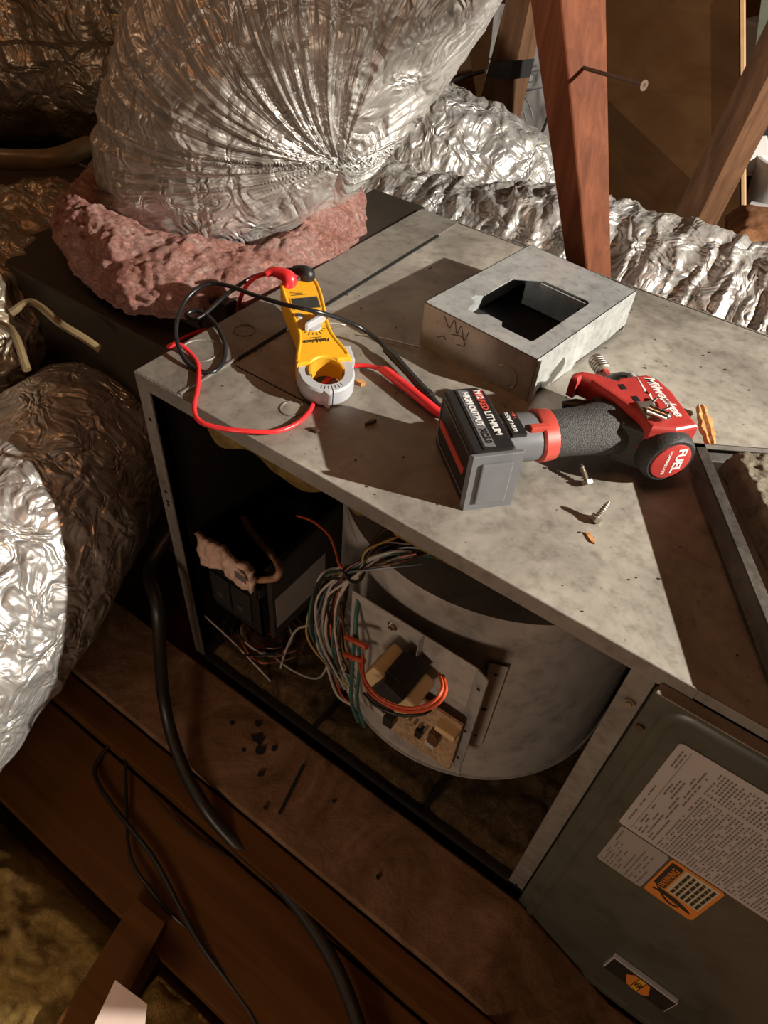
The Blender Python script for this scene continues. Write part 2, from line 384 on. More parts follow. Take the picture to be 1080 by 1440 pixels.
def slab(name, quad, n, thick, mat, parent=None, amp=.01, f=10, seed=0, sm=True, up=None, edge=0):
    """thick displaced sheet over a quad; fluffy batts and boards"""
    a, b, c, d = [np.array(p, float) for p in quad]
    nx, ny = n; u, v = np.meshgrid(np.linspace(0, 1, nx), np.linspace(0, 1, ny), indexing='ij')
    u = u[..., None]; v = v[..., None]
    p = (a * (1 - u) + b * u) * (1 - v) + (d * (1 - u) + c * u) * v
    nr = np.cross(b - a, d - a); nr /= np.linalg.norm(nr)
    if nr[2] < 0 and up is None: nr = -nr
    if up is not None and np.dot(nr, up) < 0: nr = -nr
    p = p.reshape(-1, 3); k = amp * 2 * fbm(p * f, seed, 4) + amp * .7 * fbm(p * f * 4, seed + 4, 3)
    uu = u.ravel(); vv = v.ravel()
    if edge: 
        e = np.minimum(np.minimum(uu, 1 - uu) * np.linalg.norm(b - a), np.minimum(vv, 1 - vv) * np.linalg.norm(d - a))
        k = k - thick * (1 - np.clip(e / edge, 0, 1)) ** 2
        w = fbm(p * f * 1.3, seed + 7, 3)[:, None] * edge
        cen = (a + b + c + d) / 4
        p = p + (p - cen) * w * 2.0
    top = p + nr * (k + thick)[:, None]; bot = p.copy()
    idx = np.arange(nx * ny).reshape(nx, ny); m = nx * ny
    F = np.stack([idx[:-1, :-1], idx[1:, :-1], idx[1:, 1:], idx[:-1, 1:]], -1).reshape(-1, 4)
    faces = F.tolist() + (F[:, ::-1] + m).tolist()
    ring = list(idx[:, 0]) + list(idx[-1, 1:]) + list(idx[-2::-1, -1]) + list(idx[0, -2:0:-1])
    for i in range(len(ring)):
        j = (i + 1) % len(ring); faces.append((int(ring[i]), int(ring[i] + m), int(ring[j] + m), int(ring[j])))
    return link(name, np.vstack([top, bot]), faces, mat, parent, sm)
random.seed(7)
Rz = lambda a: Matrix.Rotation(a, 4, 'Z')

# ================================================================ SETTING
s = MB(); s.box((-2.2, -1.9, -.66), (2.4, 3.0, -.62)); tag(s.done('floor', M['floorw']), kind='structure')
for nm, lo, hi in (('wall_left', (-2.3, -1.9, -.62), (-2.2, 3.0, 1.5)), ('wall_back', (-2.3, 3.0, -.62), (2.5, 3.1, 1.5))):
    s = MB(); s.box(lo, hi); tag(s.done(nm, M['roof']), kind='structure')
s = MB(); s.box((-2.3, -.9, 1.5), (2.5, 3.1, 1.55)); tag(s.done('ceiling', M['roof']), kind='structure')

# ================================================================ FURNACE CABINET
W_, D_, H_ = 1.0, .512, .5
fur = thing('furnace_cabinet', 'grey sheet-metal furnace lying on its side, one compartment open and one door closed', 'furnace')
def topsheet():
    """top panel with a thin folded front lip"""
    s = MB(); s.box((.060, 0, -.0016), (W_, D_, 0))
    return s
s = topsheet(); o = s.done('top_panel', M['top'], fur)
s = MB(); s.box((0, 0, -.0010), (.0605, D_, .0012)); o = s.done('end_strip', M['top_dark'], fur)
# folded seam line and lips
s = MB(); s.box((0, -.0016, -.016), (.575, 0, .0008), bev=.0006); s.box((.575, -.0016, -.010), (W_, 0, .0008), bev=.0006); s.done('front_lip', M['post_metal'], fur)
s = MB(); s.box((-.0016, 0, -.03), (0, D_, .0005)); s.done('left_lip', M['post_metal'], fur)
s = MB(); s.box((0, D_, -.03), (W_, D_ + .0016, .0012)); s.done('back_lip', M['post_metal'], fur)
s = MB(); s.box((.0590, .002, 0), (.0620, .080, .0026), bev=.0006); s.done('seam', M['post_metal'], fur)
# seam bent over at mid top (dark gap seen running right of the end strip)
s = MB(); s.box((.0598, .080, .0000), (.0635, .46, .0016)); s.box((.066, .0705, 0), (.165, .0718, .0004)); s.done('gap', M['hole'], fur)  # first strip is the gap, the thin second one a painted shadow line
# knockouts
def knock(x, y, r, z=.0013):
    s = MB(); n = 40; v = []; f = []
    for i in range(n):
        t = 2 * math.pi * i / n
        for rr, zz in ((r, z), (r * .97, z + .0009), (r * .90, z + .0009), (r * .87, z)):
            v.append((x + rr * math.cos(t), y + rr * math.sin(t), zz))
    for i in range(n):
        j = (i + 1) % n
        for k in range(3): f.append((i * 4 + k, i * 4 + k + 1, j * 4 + k + 1, j * 4 + k))
    s.add(v, f, True); s.done('knockout', M['post_metal'], fur)
for (x, y, r, z) in ((*(0.0302,0.1232,0.0000)[:2], .012, .0013), (*(0.0224,0.0662,0.0000)[:2], .021, .0013), (*(0.1560,0.0550,0.0000)[:2], .012, .0001)):
    knock(x, y, r, z)
# walls of the cabinet
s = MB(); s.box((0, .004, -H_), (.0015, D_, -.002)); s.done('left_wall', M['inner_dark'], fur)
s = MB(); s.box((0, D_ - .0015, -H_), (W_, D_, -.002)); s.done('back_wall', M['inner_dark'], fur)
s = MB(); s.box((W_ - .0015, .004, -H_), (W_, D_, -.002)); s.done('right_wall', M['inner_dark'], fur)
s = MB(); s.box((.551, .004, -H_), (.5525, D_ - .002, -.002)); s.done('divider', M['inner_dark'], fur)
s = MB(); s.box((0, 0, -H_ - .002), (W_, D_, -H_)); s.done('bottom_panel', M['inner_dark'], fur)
# corner posts
def frame_post(name, x0, x1, holes):
    s = MB(); s.box((x0, -.001, -H_), (x1, .0015, -.004), bev=.0005); s.box((x0, .0, -H_), (x0 + .0015, .025, -.004)); 
    p = s.done(name, M['post_metal'], fur)
    for zz in holes:
        q = MB(); q.cyl(((x0 + x1) / 2 + .001, -.0016, zz), ((x0 + x1) / 2 + .001, .0, zz), .0022, n=10); q.done('screw_hole', M['hole'], p)
    return p
frame_post('corner_post', 0.0, .017, (-.055, -.16, -.176, -.182))
frame_post('center_post', .530, .549, (-.49,))
s = MB(); s.box((0, -.001, -H_ - .001), (.56, .002, -H_ + .006)); s.done('bottom_rail', M['inner_dark'], fur)
# interior liner boards on the floor, one object each
xs = [.018, .216, .40, .548]
for a, b in zip(xs[:-1], xs[1:]):
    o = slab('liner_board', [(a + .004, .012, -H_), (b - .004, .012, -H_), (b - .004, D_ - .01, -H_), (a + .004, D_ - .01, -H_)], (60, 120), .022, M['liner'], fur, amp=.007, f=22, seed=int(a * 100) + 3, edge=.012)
# yellow liner sagging below the top
pts = []
L = (0.0519,0.0100,-0.0472), (0.2432,0.0100,-0.0225)
nx = 70; v = []; f = []
for i in range(nx):
    t = i / (nx - 1); x = .045 + t * .265
    sag = .030 * (math.sin(math.pi * min(1, t * 1.02)) ** .7) * (1 - .35 * t) + .004 * math.sin(t * 31)
    for j in range(8):
        y = .004 + j * .05
        v.append((x, y + .006 * math.sin(t * 19 + j), -.008 - sag * (1 - j / 9)))
    for j in range(8):
        v.append((x, .010 + j * .05, -.004))
for i in range(nx - 1):
    a = i * 16; b = a + 16
    for j in range(7):
        f.append((a + j, a + j + 1, b + j + 1, b + j))
    f.append((a, b, b + 8, a + 8))
o = link('top_liner', v, f, M['yellow'], fur, True)
# second torn bit of liner near the middle
o = slab('liner_scrap', [(.315, .001, -.022), (.375, .001, -.020), (.375, .05, -.014), (.315, .05, -.014)], (20, 12), .010, M['yellow'], fur, amp=.004, f=40, seed=5, edge=.006)
# ---------------- closed door
door = MB(); door.box((.5505, -.009, -H_ - .09), (W_, -.002, -.014), bev=.0025); dr = door.done('door_panel', M['door'], fur)
# raised rounded field on the door
def rrect(x0, x1, z0, z1, r, n=6):
    out = []
    for cx, cz, a0 in ((x1 - r, z1 - r, 0), (x0 + r, z1 - r, 90), (x0 + r, z0 + r, 180), (x1 - r, z0 + r, 270)):
        for k in range(n + 1):
            a = math.radians(a0 + 90 * k / n); out.append((cx + r * math.cos(a), cz + r * math.sin(a)))
    return out
XZ = Matrix(((1, 0, 0, 0), (0, 0, 1, 0), (0, 1, 0, 0), (0, 0, 0, 1)))  # (x,z,h)->(x,h,z)
def ring_bead(x0, x1, z0, z1, r, w, y, h, name, mat, parent):
    a = rrect(x0, x1, z0, z1, r); b = rrect(x0 + w, x1 - w, z0 + w, z1 - w, max(r - w, .002)); c = rrect(x0 + w * .5, x1 - w * .5, z0 + w * .5, z1 - w * .5, max(r - w * .5, .003))
    v = [(p[0], y, p[1]) for p in a] + [(p[0], y - h, p[1]) for p in c] + [(p[0], y, p[1]) for p in b]; n = len(a); f = []
    for i in range(n):
        j = (i + 1) % n
        f += [(i, j, n + j, n + i), (n + i, n + j, 2 * n + j, 2 * n + i)]
    return link(name, v, f, mat, parent, True)
ring_bead(.562, W_ - .03, -H_ - .08, -.020, .022, .012, -.0088, .004, 'embossed_bead', M['door'], dr)
s = MB(); s.cyl((.541, -.0035, -.052), (.541, -.001, -.052), .0045, n=14); s.cyl((.541, -.005, -.052), (.541, -.0035, -.052), .003, n=6); s.done('screw', M['steel_d'], fur)
s = MB(); s.cyl((.556, -.0115, -.062), (.556, -.009, -.062), .0035, n=14); s.done('screw', M['rust'], dr)
s = MB(); s.box((.552, -.0125, -.0125), (W_, -.002, -.0112), bev=.0006); s.done('door_flange', M['post_metal'], dr)
# labels (door lies on its side: print reads upwards)
yL = -.0092
def plate(name, x0, x1, z0, z1, mat, parent, y=yL, t=.0006, r=.004):
    s = MB(); s.prism(rrect(x0, x1, z0, z1, r, 4), y - t, y, XZ); return s.done(name, mat, parent)
lab1 = plate('rating_label', .584, .80, -.205, -.052, M['label'], dr); tag(lab1, 'large white label full of small printed tables')
lab2 = plate('data_label', .588, .633, -.288, -.207, M['label2'], dr); tag(lab2, 'small white label with short lines of print')
lab3 = plate('warning_label', .635, .682, -.286, -.207, M['orange'], dr); tag(lab3, 'orange and cream warning label with black lettering')
def ink(rows, mat, parent, y, name='small_print'):
    s = MB()
    for (x, z, w, h) in rows: s.add([(x, y, z), (x + w, y, z), (x + w, y, z + h), (x, y, z + h)], [(0, 1, 2, 3)])
    o = s.done(name, mat, parent); o['kind'] = 'stuff'; return o
rows = []
x = .590
def words(x, z0, z1, w, fill=.7, lo=.003, hi=.010):
    z = z0
    while z < z1:
        l = random.uniform(lo, hi)
        if random.random() < fill: rows.append((x, z, w, min(l, z1 - z)))
        z += l + random.uniform(.0010, .0022)
# header lines, then a table of columns
words(.5885, -.19, -.12, .0014); words(.5885, -.085, -.06, .0014); words(.5915, -.085, -.06, .0012)
rows.append((.5945, -.200, .0005, .143))
for k, xx in enumerate((.597, .6000, .6030, .6065, .6095, .6125)):
    words(xx, -.198, -.198 + (.06, .03, .045, .13, .13, .05)[k], .0014); words(xx, -.125, -.125 + (.02, .03, .03, .0, .0, .05)[k], .0014)
xx = .618
while xx < .795:
    z = -.200
    while z < -.062:
        if random.random() < .86 and not (-.100 < z < -.096): rows.append((xx, z, .0013, .0030))
        z += .0044
    xx += .0027
ink(rows, M['ink_grey'], lab1, yL - .0008)
rows = []
for k, xx in enumerate((.591, .5935, .597, .600, .604, .607, .611, .615, .619, .623, .627)):
    words(xx, -.283, -.283 + (.07, .05, .06, .035, .05, .02, .045, .06, .055, .06, .03)[k], .0013, .75, .002, .007)
ink(rows, M['ink_grey'], lab2, yL - .0008)
s = MB(); s.prism(rrect(.637, .6475, -.262, -.212, .002, 3), yL - .0011, yL - .0006, XZ); s.done('banner', M['ink'], lab3)
text('lettering', 'WARNING', .0088, (.6465, yL - .0013, -.2595), (0, 0, 1), (-1, 0, 0), M['orange'], lab3, sx=.98, bold=.0001)
s = MB(); s.prism(rrect(.649, .679, -.262, -.210, .001, 3), yL - .0010, yL - .0006, XZ); s.done('text_field', M['cream'], lab3)
rows = []
for xx in (.652, .6565, .661, .6655, .670, .6745): words(xx, -.259, -.214, .0027, 1, .005, .012)
ink(rows, M['ink'], lab3, yL - .0013)
# pictogram: pen-like shape with wavy line
s = MB(); s.prism([(.640, -.262), (.644, -.265), (.660, -.266), (.674, -.272), (.677, -.276), (.668, -.275), (.655, -.272), (.645, -.270)], yL - .0013, yL - .0006, XZ)
s.tube([(.640, yL - .001, -.272), (.646, yL - .001, -.270), (.652, yL - .001, -.276), (.660, yL - .001, -.280), (.666, yL - .001, -.277)], .0009, 6, 5); s.done('pictogram', M['ink'], lab3)
# badge handle
bd = MB(); bd.prism(rrect(.664, .748, -.538, -.490, .002, 3), -.020, -.009, XZ)
s = MB(); B0 = (0.6611,-0.0160,-0.4565), (0.7347,-0.0160,-0.4455), (0.7381,-0.0160,-0.4911), (0.6598,-0.0160,-0.4962)
bx0, bx1, bz0, bz1 = B0[0][0], B0[1][0], B0[3][2] - .002, B0[0][2]
s.box((bx0, -.0150, bz0), (bx1, -.009, bz1), bev=.001); bdg = s.done('badge', M['lgrey'], dr); tag(bdg, 'black name badge with silver rim and orange mark')
s = MB(); s.box((bx0 + .0016, -.0156, bz0 + .0016), (bx1 - .0016, -.0148, bz1 - .0016)); s.done('badge_face', M['black'], bdg)
cx = (bx0 + bx1) / 2; cz0, cz1 = bz0 + .003, bz1 - .003; ys = -.0158
s = MB(); s.prism([(cx - .016, cz1 - .012), (cx - .012, cz1 - .005), (cx - .010, cz1), (cx - .005, cz1), (cx - .005, cz0), (cx - .009, cz0 + .002)], ys - .0003, ys, XZ)
s.prism([(cx + .014, cz0 + .010), (cx + .011, cz0 + .004), (cx + .009, cz0), (cx + .004, cz0), (cx + .004, cz1), (cx + .008, cz1 - .002)], ys - .0003, ys, XZ); s.done('badge_mark', M['orange'], bdg)
s = MB(); s.box((cx - .004, ys - .0003, cz0), (cx + .003, ys, cz1)); s.done('badge_field', M['yellow_d'], bdg)
text('lettering', 'GO', .009, (cx + .0028, ys - .0006, (cz0 + cz1) / 2 - .0065), (0, 0, 1), (-1, 0, 0), M['ink'], bdg, bold=.0003)

# ================================================================ BLOWER
bc = Vector((.335, .228, 0)); bR = .195
blo = thing('blower_housing', 'round grey sheet-metal blower drum standing inside the open furnace compartment', 'blower', (bc.x, bc.y, -.455))
zt, zb = .345, .012
s = MB(); n = 120; v = []; f = []
for i in range(n):
    a = 2 * math.pi * i / n
    rr = bR * (1 + .0 * a)
    for z in (zb, zb + .004, zt - .004, zt): v.append((rr * math.cos(a), rr * math.sin(a), z))
for i in range(n):
    j = (i + 1) % n
    for k in range(3): f.append((i * 4 + k, j * 4 + k, j * 4 + k + 1, i * 4 + k + 1))
s.add(v, f, True); s.done('scroll_wrap', M['galv_in'], blo)
for zz, nm in ((zt, 'top_plate'), (zb, 'bottom_plate')):
    s = MB(); s.prism([(math.cos(2 * math.pi * i / n) * (bR + .003), math.sin(2 * math.pi * i / n) * (bR + .003)) for i in range(n)], zz - .0012, zz + .0012); s.done(nm, M['galv_in'], blo)
s = MB(); s.cyl((0, 0, zt), (0, 0, zt + .012), .10, .088, 48); s.done('inlet_ring', M['galv_in'], blo)
s = MB(); s.cyl((0, 0, zt + .0125), (0, 0, zt + .013), .082, .082, 48); s.done('inlet_opening', M['hole'], blo)
# outlet sheet going back left of the drum
s = MB(); s.box((-.134, -.10, zb), (-.132, .27, zt + .028)); s.done('outlet_side', M['galv_in'], blo)
# bracket (folded flange with holes) on the front of the wrap
def on_face(x0, x1, z0, z1, y, nm, mat, par, t=.0015, bev=0, ang=0, px=None):
    mx = Matrix.Translation((px if px is not None else (x0 + x1) / 2, y, 0)) @ Rz(ang) @ Matrix.Translation((-(px if px is not None else (x0 + x1) / 2), 0, 0))
    s = MB(); s.box((x0, -t, z0), (x1, 0, z1), mx, bev); return s.done(nm, mat, par)
bx = .438 - bc.x
brk = MB(); mxb = Matrix.Translation((.414 - bc.x, .048 - bc.y - .002, .012)) @ Rz(math.radians(24))
brk.box((0, -.0015, .092), (.020, 0, .262), mxb, .0004); brk.box((0, -.014, .092), (.0015, 0, .262), mxb, .0004); br = brk.done('bracket', M['galv_in'], blo)
for zz in (.245, .175, .115):
    q = MB(); q.cyl(mxb @ Vector((.010, -.002, zz)), mxb @ Vector((.010, -.0005, zz)), .0032 if zz == .175 else .0018, n=10); q.done('hole', M['hole'], br)

# ================================================================ CONTROL MODULE
cy = .018
ctl = thing('control_module', 'vertical metal plate with transformer and control board in front of the blower drum', 'control board', (.354, cy - .004, -.262))
x0, x1 = .247 - .335, .395 - .335
s = MB(); s.box((x0, 0, -.092), (x1, .0015, .110), bev=.0004); pl = s.done('mounting_plate', M['galv_in'], ctl)
mxf = Matrix.Translation((x1, .0, 0)) @ Rz(math.radians(-20)); s = MB(); s.box((0, 0, -.092), (.016, .0015, .110), mxf); s.box((-.0005, -.010, -.092), (.001, .001, .110)); fl = s.done('side_flange', M['galv'], ctl)
for zz in (.085, .0, -.06):
    q = MB(); p = mxf @ Vector((.009, -.0006, zz)); q.cyl(p, p + Vector((0, .001, 0)), .002, n=10); q.done('hole', M['hole'], fl)
s = MB(); s.cyl((-.035, -.003, .098), (-.035, .0, .098), .006, n=18); s.cyl((-.035, -.006, .098), (-.035, -.003, .098), .0035, n=6); s.done('screw', M['steel'], ctl)
# board, rotated a little in the plane
mb = Matrix.Translation((.026, -.012, -.030)) @ Matrix.Rotation(math.radians(0), 4, 'Y')
s = MB(); s.box((-.052, -.0015, -.048), (.040, .0015, .055), mb); pcb = s.done('circuit_board', M['pcb'], ctl)
rows = []
s = MB()
for k in range(170):
    px_, pz_ = random.uniform(-.050, .036), random.uniform(-.046, .05); w, h = random.choice([(.006, .0008), (.0008, .007), (.003, .001), (.0008, .004)])
    s.add([mb @ Vector(q) for q in ((px_, -.0018, pz_), (px_ + w, -.0018, pz_), (px_ + w, -.0018, pz_ + h), (px_, -.0018, pz_ + h))], [(0, 1, 2, 3)])
o = s.done('print', M['trace'], pcb); o['kind'] = 'stuff'
for (a, b, w, h, d, m_, nm) in ((-.006, -.006, .008, .014, .012, 'black', 'relay'), (.010, .000, .012, .020, .012, 'w_brown', 'capacitor'), (.006, -.018, .012, .010, .007, 'lgrey', 'jumper'), (-.045, -.02, .012, .018, .015, 'black', 'relay'), (.016, .038, .024, .009, .014, 'coil', 'terminal_block')):
    s = MB(); s.box((a, -d, b), (a + w, 0, b + h), mb, .0015); s.done(nm, M[m_], pcb)
for k in range(7):
    s = MB(); s.box((-.03 + k * .0065, -.009, .012), (-.027 + k * .0065, 0, .0145), mb); s.done('spade_terminal', M['steel_d'], pcb)
# transformer
tr = bpy.data.objects.new('transformer', None); C.objects.link(tr); tr.parent = ctl; tr.location = (-.006, -.006, .060); tr.scale = (.84, .84, .84); tr.rotation_euler = (0, math.radians(22), 0); tag(tr, 'black and cream transformer')
s = MB(); s.box((-.016, -.058, -.030), (.016, 0, .030), bev=.0015); s.done('core', M['core'], tr)
s = MB(); s.box((-.020, -.045, -.033), (.0, -.012, .033)); s.done('bracket_strap', M['core'], tr)
for x_ in (-.034, .0165):
    s = MB(); s.box((x_, -.050, -.023), (x_ + .0175, -.006, .023), bev=.003); s.done('coil', M['coil'], tr)

# ================================================================ BURNER / JUNCTION BOX at left in the compartment
jb = thing('black_junction_box', 'black box with receptacle face inside the open compartment at left', 'electrical box', (.0, 0, 0))
s = MB(); X0, X1, Y0, Y1, Z0, Z1 = .012, .105, .038, .20, -.412, -.300
s.box((X0, Y0, Z0), (X1, Y0 + .003, Z1)); s.box((X0, Y1 - .003, Z0), (X1, Y1, Z1)); s.box((X0, Y0, Z0), (X0 + .003, Y1, Z1)); s.box((X1 - .003, Y0, Z0), (X1, Y1, Z1)); s.box((X0, Y0, Z0), (X1, Y1, Z0 + .003)); s.done('housing', M['black'], jb)
s = MB(); s.box((X0 - .004, Y0 - .006, Z1 - .016), (X1 + .004, Y0, Z1 + .002), bev=.001); s.box((X1, Y0 - .006, Z1 - .016), (X1 + .006, Y0 + .06, Z1 + .002), bev=.001); s.done('rim', M['black'], jb)
for k, xx in enumerate((X0 + .004, X0 + .042)):
    s = MB(); s.box((xx, Y0 - .004, Z0 + .02), (xx + .034, Y0, Z1 - .03), bev=.0015); fc = s.done('receptacle', M['black_rough'], jb)
    s = MB(); s.cyl((xx + .017, Y0 - .006, Z0 + .045), (xx + .017, Y0 - .004, Z0 + .045), .006, n=12); s.done('slot', M['dgrey'], fc)
# grey air box behind with label
s = MB(); s.box((.112, .045, -.408), (.120, .33, -.264)); gb = tag(s.done('control_box', simple('grey box', (.028, .025, .020), .6)), 'dull grey box with pale label along its side, left of the blower', 'box')
s = MB(); s.box((.1202, .050, -.388), (.1208, .152, -.326))
s.done('label_strip', M['label2'], gb)
# crumpled printed packet
PK = [(0.0029,0.0380,-0.2627), (0.1166,0.0300,-0.2442), (0.1133,0.0300,-0.2855), (0.0187,0.0340,-0.3007)]
a, b, c, d = [np.array(p) for p in PK]
nx, ny = 46, 24; v = []; f = []
for i in range(nx):
    for j in range(ny):
        u, w = i / (nx - 1), j / (ny - 1)
        p = (a * (1 - u) + b * u) * (1 - w) + (d * (1 - u) + c * u) * w
        v.append(p)
v = np.array(v); h = fbm(v * 60, 4, 3)
v[:, 1] += -.010 + .022 * h; v[:, 2] += .010 * fbm(v * 45, 8, 3)
v2 = v + np.array([0, .008, 0])
for i in range(nx - 1):
    for j in range(ny - 1):
        k = i * ny + j; f.append((k, k + ny, k + ny + 1, k + 1)); m_ = nx * ny; f.append((m_ + k, m_ + k + 1, m_ + k + ny + 1, m_ + k + ny))
ring = [i * ny for i in range(nx)] + [(nx - 1) * ny + j for j in range(1, ny)] + [i * ny + ny - 1 for i in range(nx - 2, -1, -1)] + [j for j in range(ny - 2, 0, -1)]
for i in range(len(ring)):
    j = (i + 1) % len(ring); f.append((ring[i], ring[i] + nx * ny, ring[j] + nx * ny, ring[j]))
pk = link('plastic_packet', np.vstack([v, v2]), f, M['tag'], None, True); tag(pk, 'crumpled tan printed plastic packet stuffed in the black box', 'packet')
q0 = (0.0921,0.0130,-0.2562); q1 = (0.1086,0.0130,-0.2542)
s = MB(); s.box((q0[0], q0[1] - .0005, q1[2] - .010), (q1[0] + .002, q0[1], q1[2] + .002)); s.done('printed_patch', M['ink_grey'], pk)
s = MB(); s.tube([(0.0216,0.1000,-0.2785), (0.0437,0.0900,-0.2787), (0.0730,0.0800,-0.2772), (0.1140,0.0600,-0.2567), (0.1359,0.0450,-0.2464), (0.1379,0.0360,-0.2524), (0.1203,0.0340,-0.2684), (0.1078,0.0340,-0.2782)], .0045, 12, 8)
tag(s.done('tan_hose', M['copper']), 'short tan cloth-covered hose curling out of the black box', 'hose')

# ================================================================ WIRES in the compartment
cols = ['w_white', 'w_white', 'w_brown', 'w_yellow', 'w_green', 'w_blue', 'w_orange', 'w_white', 'w_black', 'w_brown', 'w_green', 'w_white']
har = thing('wire_harness', 'thick bundle of many coloured wires hanging beside the transformer', 'wires')
hub = Vector((0.2628,0.0200,-0.1310))
rnd = random.Random(11)
for k in range(26):
    c_ = cols[k % len(cols)]
    j = lambda a: rnd.uniform(-a, a)
    side = rnd.uniform(-1, 1)
    up_ = Vector((0.3069,0.0600,-0.0969)) + Vector((j(.02), j(.02), j(.012)))
    m1 = hub + Vector((-.028 + side * .022, j(.02), -.050 + j(.01)))
    m2 = hub + Vector((-.022 + side * .028, j(.02) - .005, -.125 + j(.015)))
    m3 = hub + Vector((.004 + side * .022, j(.012), -.205 + j(.03)))
    pts = [up_, (up_ + hub) / 2 + Vector((j(.01), j(.01), .012 + j(.008))), hub + Vector((j(.007), j(.007), j(.006))), m1, m2, m3]
    if k % 3 == 0: pts.append(m3 + Vector((.03 + j(.01), .0, -.012)))
    s = MB(); s.tube(pts, .0013 if k % 4 else .0017, 6, 7); s.done('wire', M[c_], har)
s = MB(); s.tube([hub + Vector((.010 * math.cos(a), .010 * math.sin(a), .003 * math.sin(2 * a))) for a in np.linspace(0, 2 * math.pi, 14)], .0018, 6, 3); s.done('cable_tie', M['w_black'], har)
def wire(px, col, label, r=.0014, cat='wire', name='wire', group='loose wires in the furnace compartment'):
    s = MB(); s.tube(px, r, 8, 8); return tag(s.done(name, M[col]), label, cat, group)
wire([(0.1536,0.0600,-0.1536), (0.1845,0.0500,-0.1337), (0.2139,0.0400,-0.1261), (0.2313,0.0300,-0.1303), (0.2448,0.0200,-0.1335), (0.2594,0.0200,-0.1348)], 'w_orange', 'single red wire arching from the dark gap into the wire bundle')
wire([(0.0080,0.0200,-0.4258), (0.0639,0.0200,-0.4440), (0.1222,0.0200,-0.4739), (0.1285,0.0200,-0.4789)], 'w_white', 'straight pale wire running down in front of the black box', .0013)
wire([(0.0499,0.0500,-0.5062), (0.0991,0.0500,-0.4744), (0.1425,0.0500,-0.4733), (0.1820,0.0500,-0.4557), (0.2100,0.0400,-0.3977), (0.2325,0.0300,-0.2908), (0.2465,0.0200,-0.1982)], 'w_white', 'white wire sagging from the coil on the floor towards the bundle', .0014)
wire([(0.1102,0.0400,-0.5286), (0.1224,0.0400,-0.5098), (0.1304,0.0500,-0.4443), (0.1524,0.0500,-0.3685), (0.1736,0.0500,-0.3367), (0.1923,0.0500,-0.3185)], 'w_white', 'white wire curling upwards out of the coil on the floor', .0016)
coil = thing('wire_coil', 'loose coil of brown and black wires on the compartment floor', 'wires')
for k in range(9):
    cx_, cy_ = .085 + rnd.uniform(-.012, .012), .060 + rnd.uniform(-.01, .01); r_ = rnd.uniform(.025, .05); z_ = -.462 + k * .003
    s = MB(); s.tube([(cx_ + r_ * math.cos(a) * (1 + .1 * math.sin(3 * a + k)), cy_ + r_ * .8 * math.sin(a), z_ + .006 * math.sin(a * 2 + k)) for a in np.linspace(0, 2 * math.pi * .97, 16)], .0016, 6, 4); s.done('wire', M[['w_orange', 'w_brown', 'w_black', 'w_brown', 'w_orange', 'w_white', 'w_black', 'w_brown', 'w_black'][k]], coil)
# thick orange pair looping round the transformer
for k in range(3):
    o_ = k * 3
    wire([(0.3227,-0.0480,-0.1572), (0.3454,-0.0680,-0.1487), (0.3770,-0.0830,-0.1230), (0.4009,-0.0830,-0.1070), (0.4171,-0.0780,-0.0855), (0.4193,-0.0680,-0.0748), (0.4082,-0.0530,-0.0823)] if k == 0 else
         ([(0.3249,-0.0480,-0.1368), (0.3423,-0.0680,-0.1360), (0.3715,-0.0830,-0.1195), (0.3987,-0.0850,-0.1006), (0.4149,-0.0800,-0.0795), (0.4158,-0.0680,-0.0741), (0.4049,-0.0530,-0.0835)] if k == 1 else
          [(0.3365,-0.0580,-0.1809), (0.3608,-0.0730,-0.1566), (0.3859,-0.0780,-0.1363), (0.4055,-0.0780,-0.1139), (0.4104,-0.0680,-0.1145)]),
         ('w_orange', 'w_orange', 'w_black')[k], ('outer orange wire looping below the transformer', 'inner orange wire looping below the transformer', 'black wire looping under the orange pair')[k], .0015)
for k in range(2):
    wire([(hub + Vector((.01, -.004, -.03)))[:], (0.2823,0.0000,-0.1836), ((0.2974,-0.0100,-0.2235) if k else (0.2883,-0.0100,-0.2324)), ((0.2975,-0.0100,-0.3051) if k else (0.2897,-0.0100,-0.3136)), ((0.3102,-0.0100,-0.3524) if k else (0.3017,-0.0100,-0.3502))], 'w_green', ('left', 'right')[k] + ' one of two green wires hanging lowest from the bundle', .0022)
for k in range(2):
    wire([(0.2748,-0.0050,-0.2039), (0.2917,-0.0120,-0.1892), (0.3079,-0.0150,-0.1808)] if k == 0 else [(0.2741,-0.0050,-0.2385), (0.2912,-0.0120,-0.2202), (0.3059,-0.0150,-0.2089)], 'w_orange', ('upper', 'lower')[k] + ' short red spade lead entering the transformer', .0030)

# ================================================================ CLAMP METER
ma = math.atan2(-.633, .774)
met = thing('clamp_meter', 'yellow and grey clamp meter lying on the furnace top', 'meter', (.0564 + .0019 * .79, .1802 - .0019 * .61, .0238), 0)
met.rotation_euler = (0, .1572, -.6594); met.scale = (.775, .775, .775)
half = [(0, .0245), (.012, .0265), (.035, .0265), (.060, .0245), (.085, .0225), (.105, .0228), (.122, .0265), (.140, .0325), (.150, .0345), (.1585, .0345)]
cxj = .172
def ringpts(r, a0, a1, n): return [(cxj + r * math.cos(math.radians(a0 + (a1 - a0) * k / n)), r * math.sin(math.radians(a0 + (a1 - a0) * k / n))) for k in range(n + 1)]
Rin = .0215; Rout = .0350
am = math.degrees(math.acos((.1585 - cxj) / Rin))   # where inner hole meets shoulder line
poly = [(x_, y_) for x_, y_ in half] + ringpts(Rin, am, 360 - am, 20) + [(x_, -y_) for x_, y_ in half[::-1]]
s = MB(); s.prism(poly, .000, .034, bev=.003); body = s.done('body', M['yellow_p'], met)
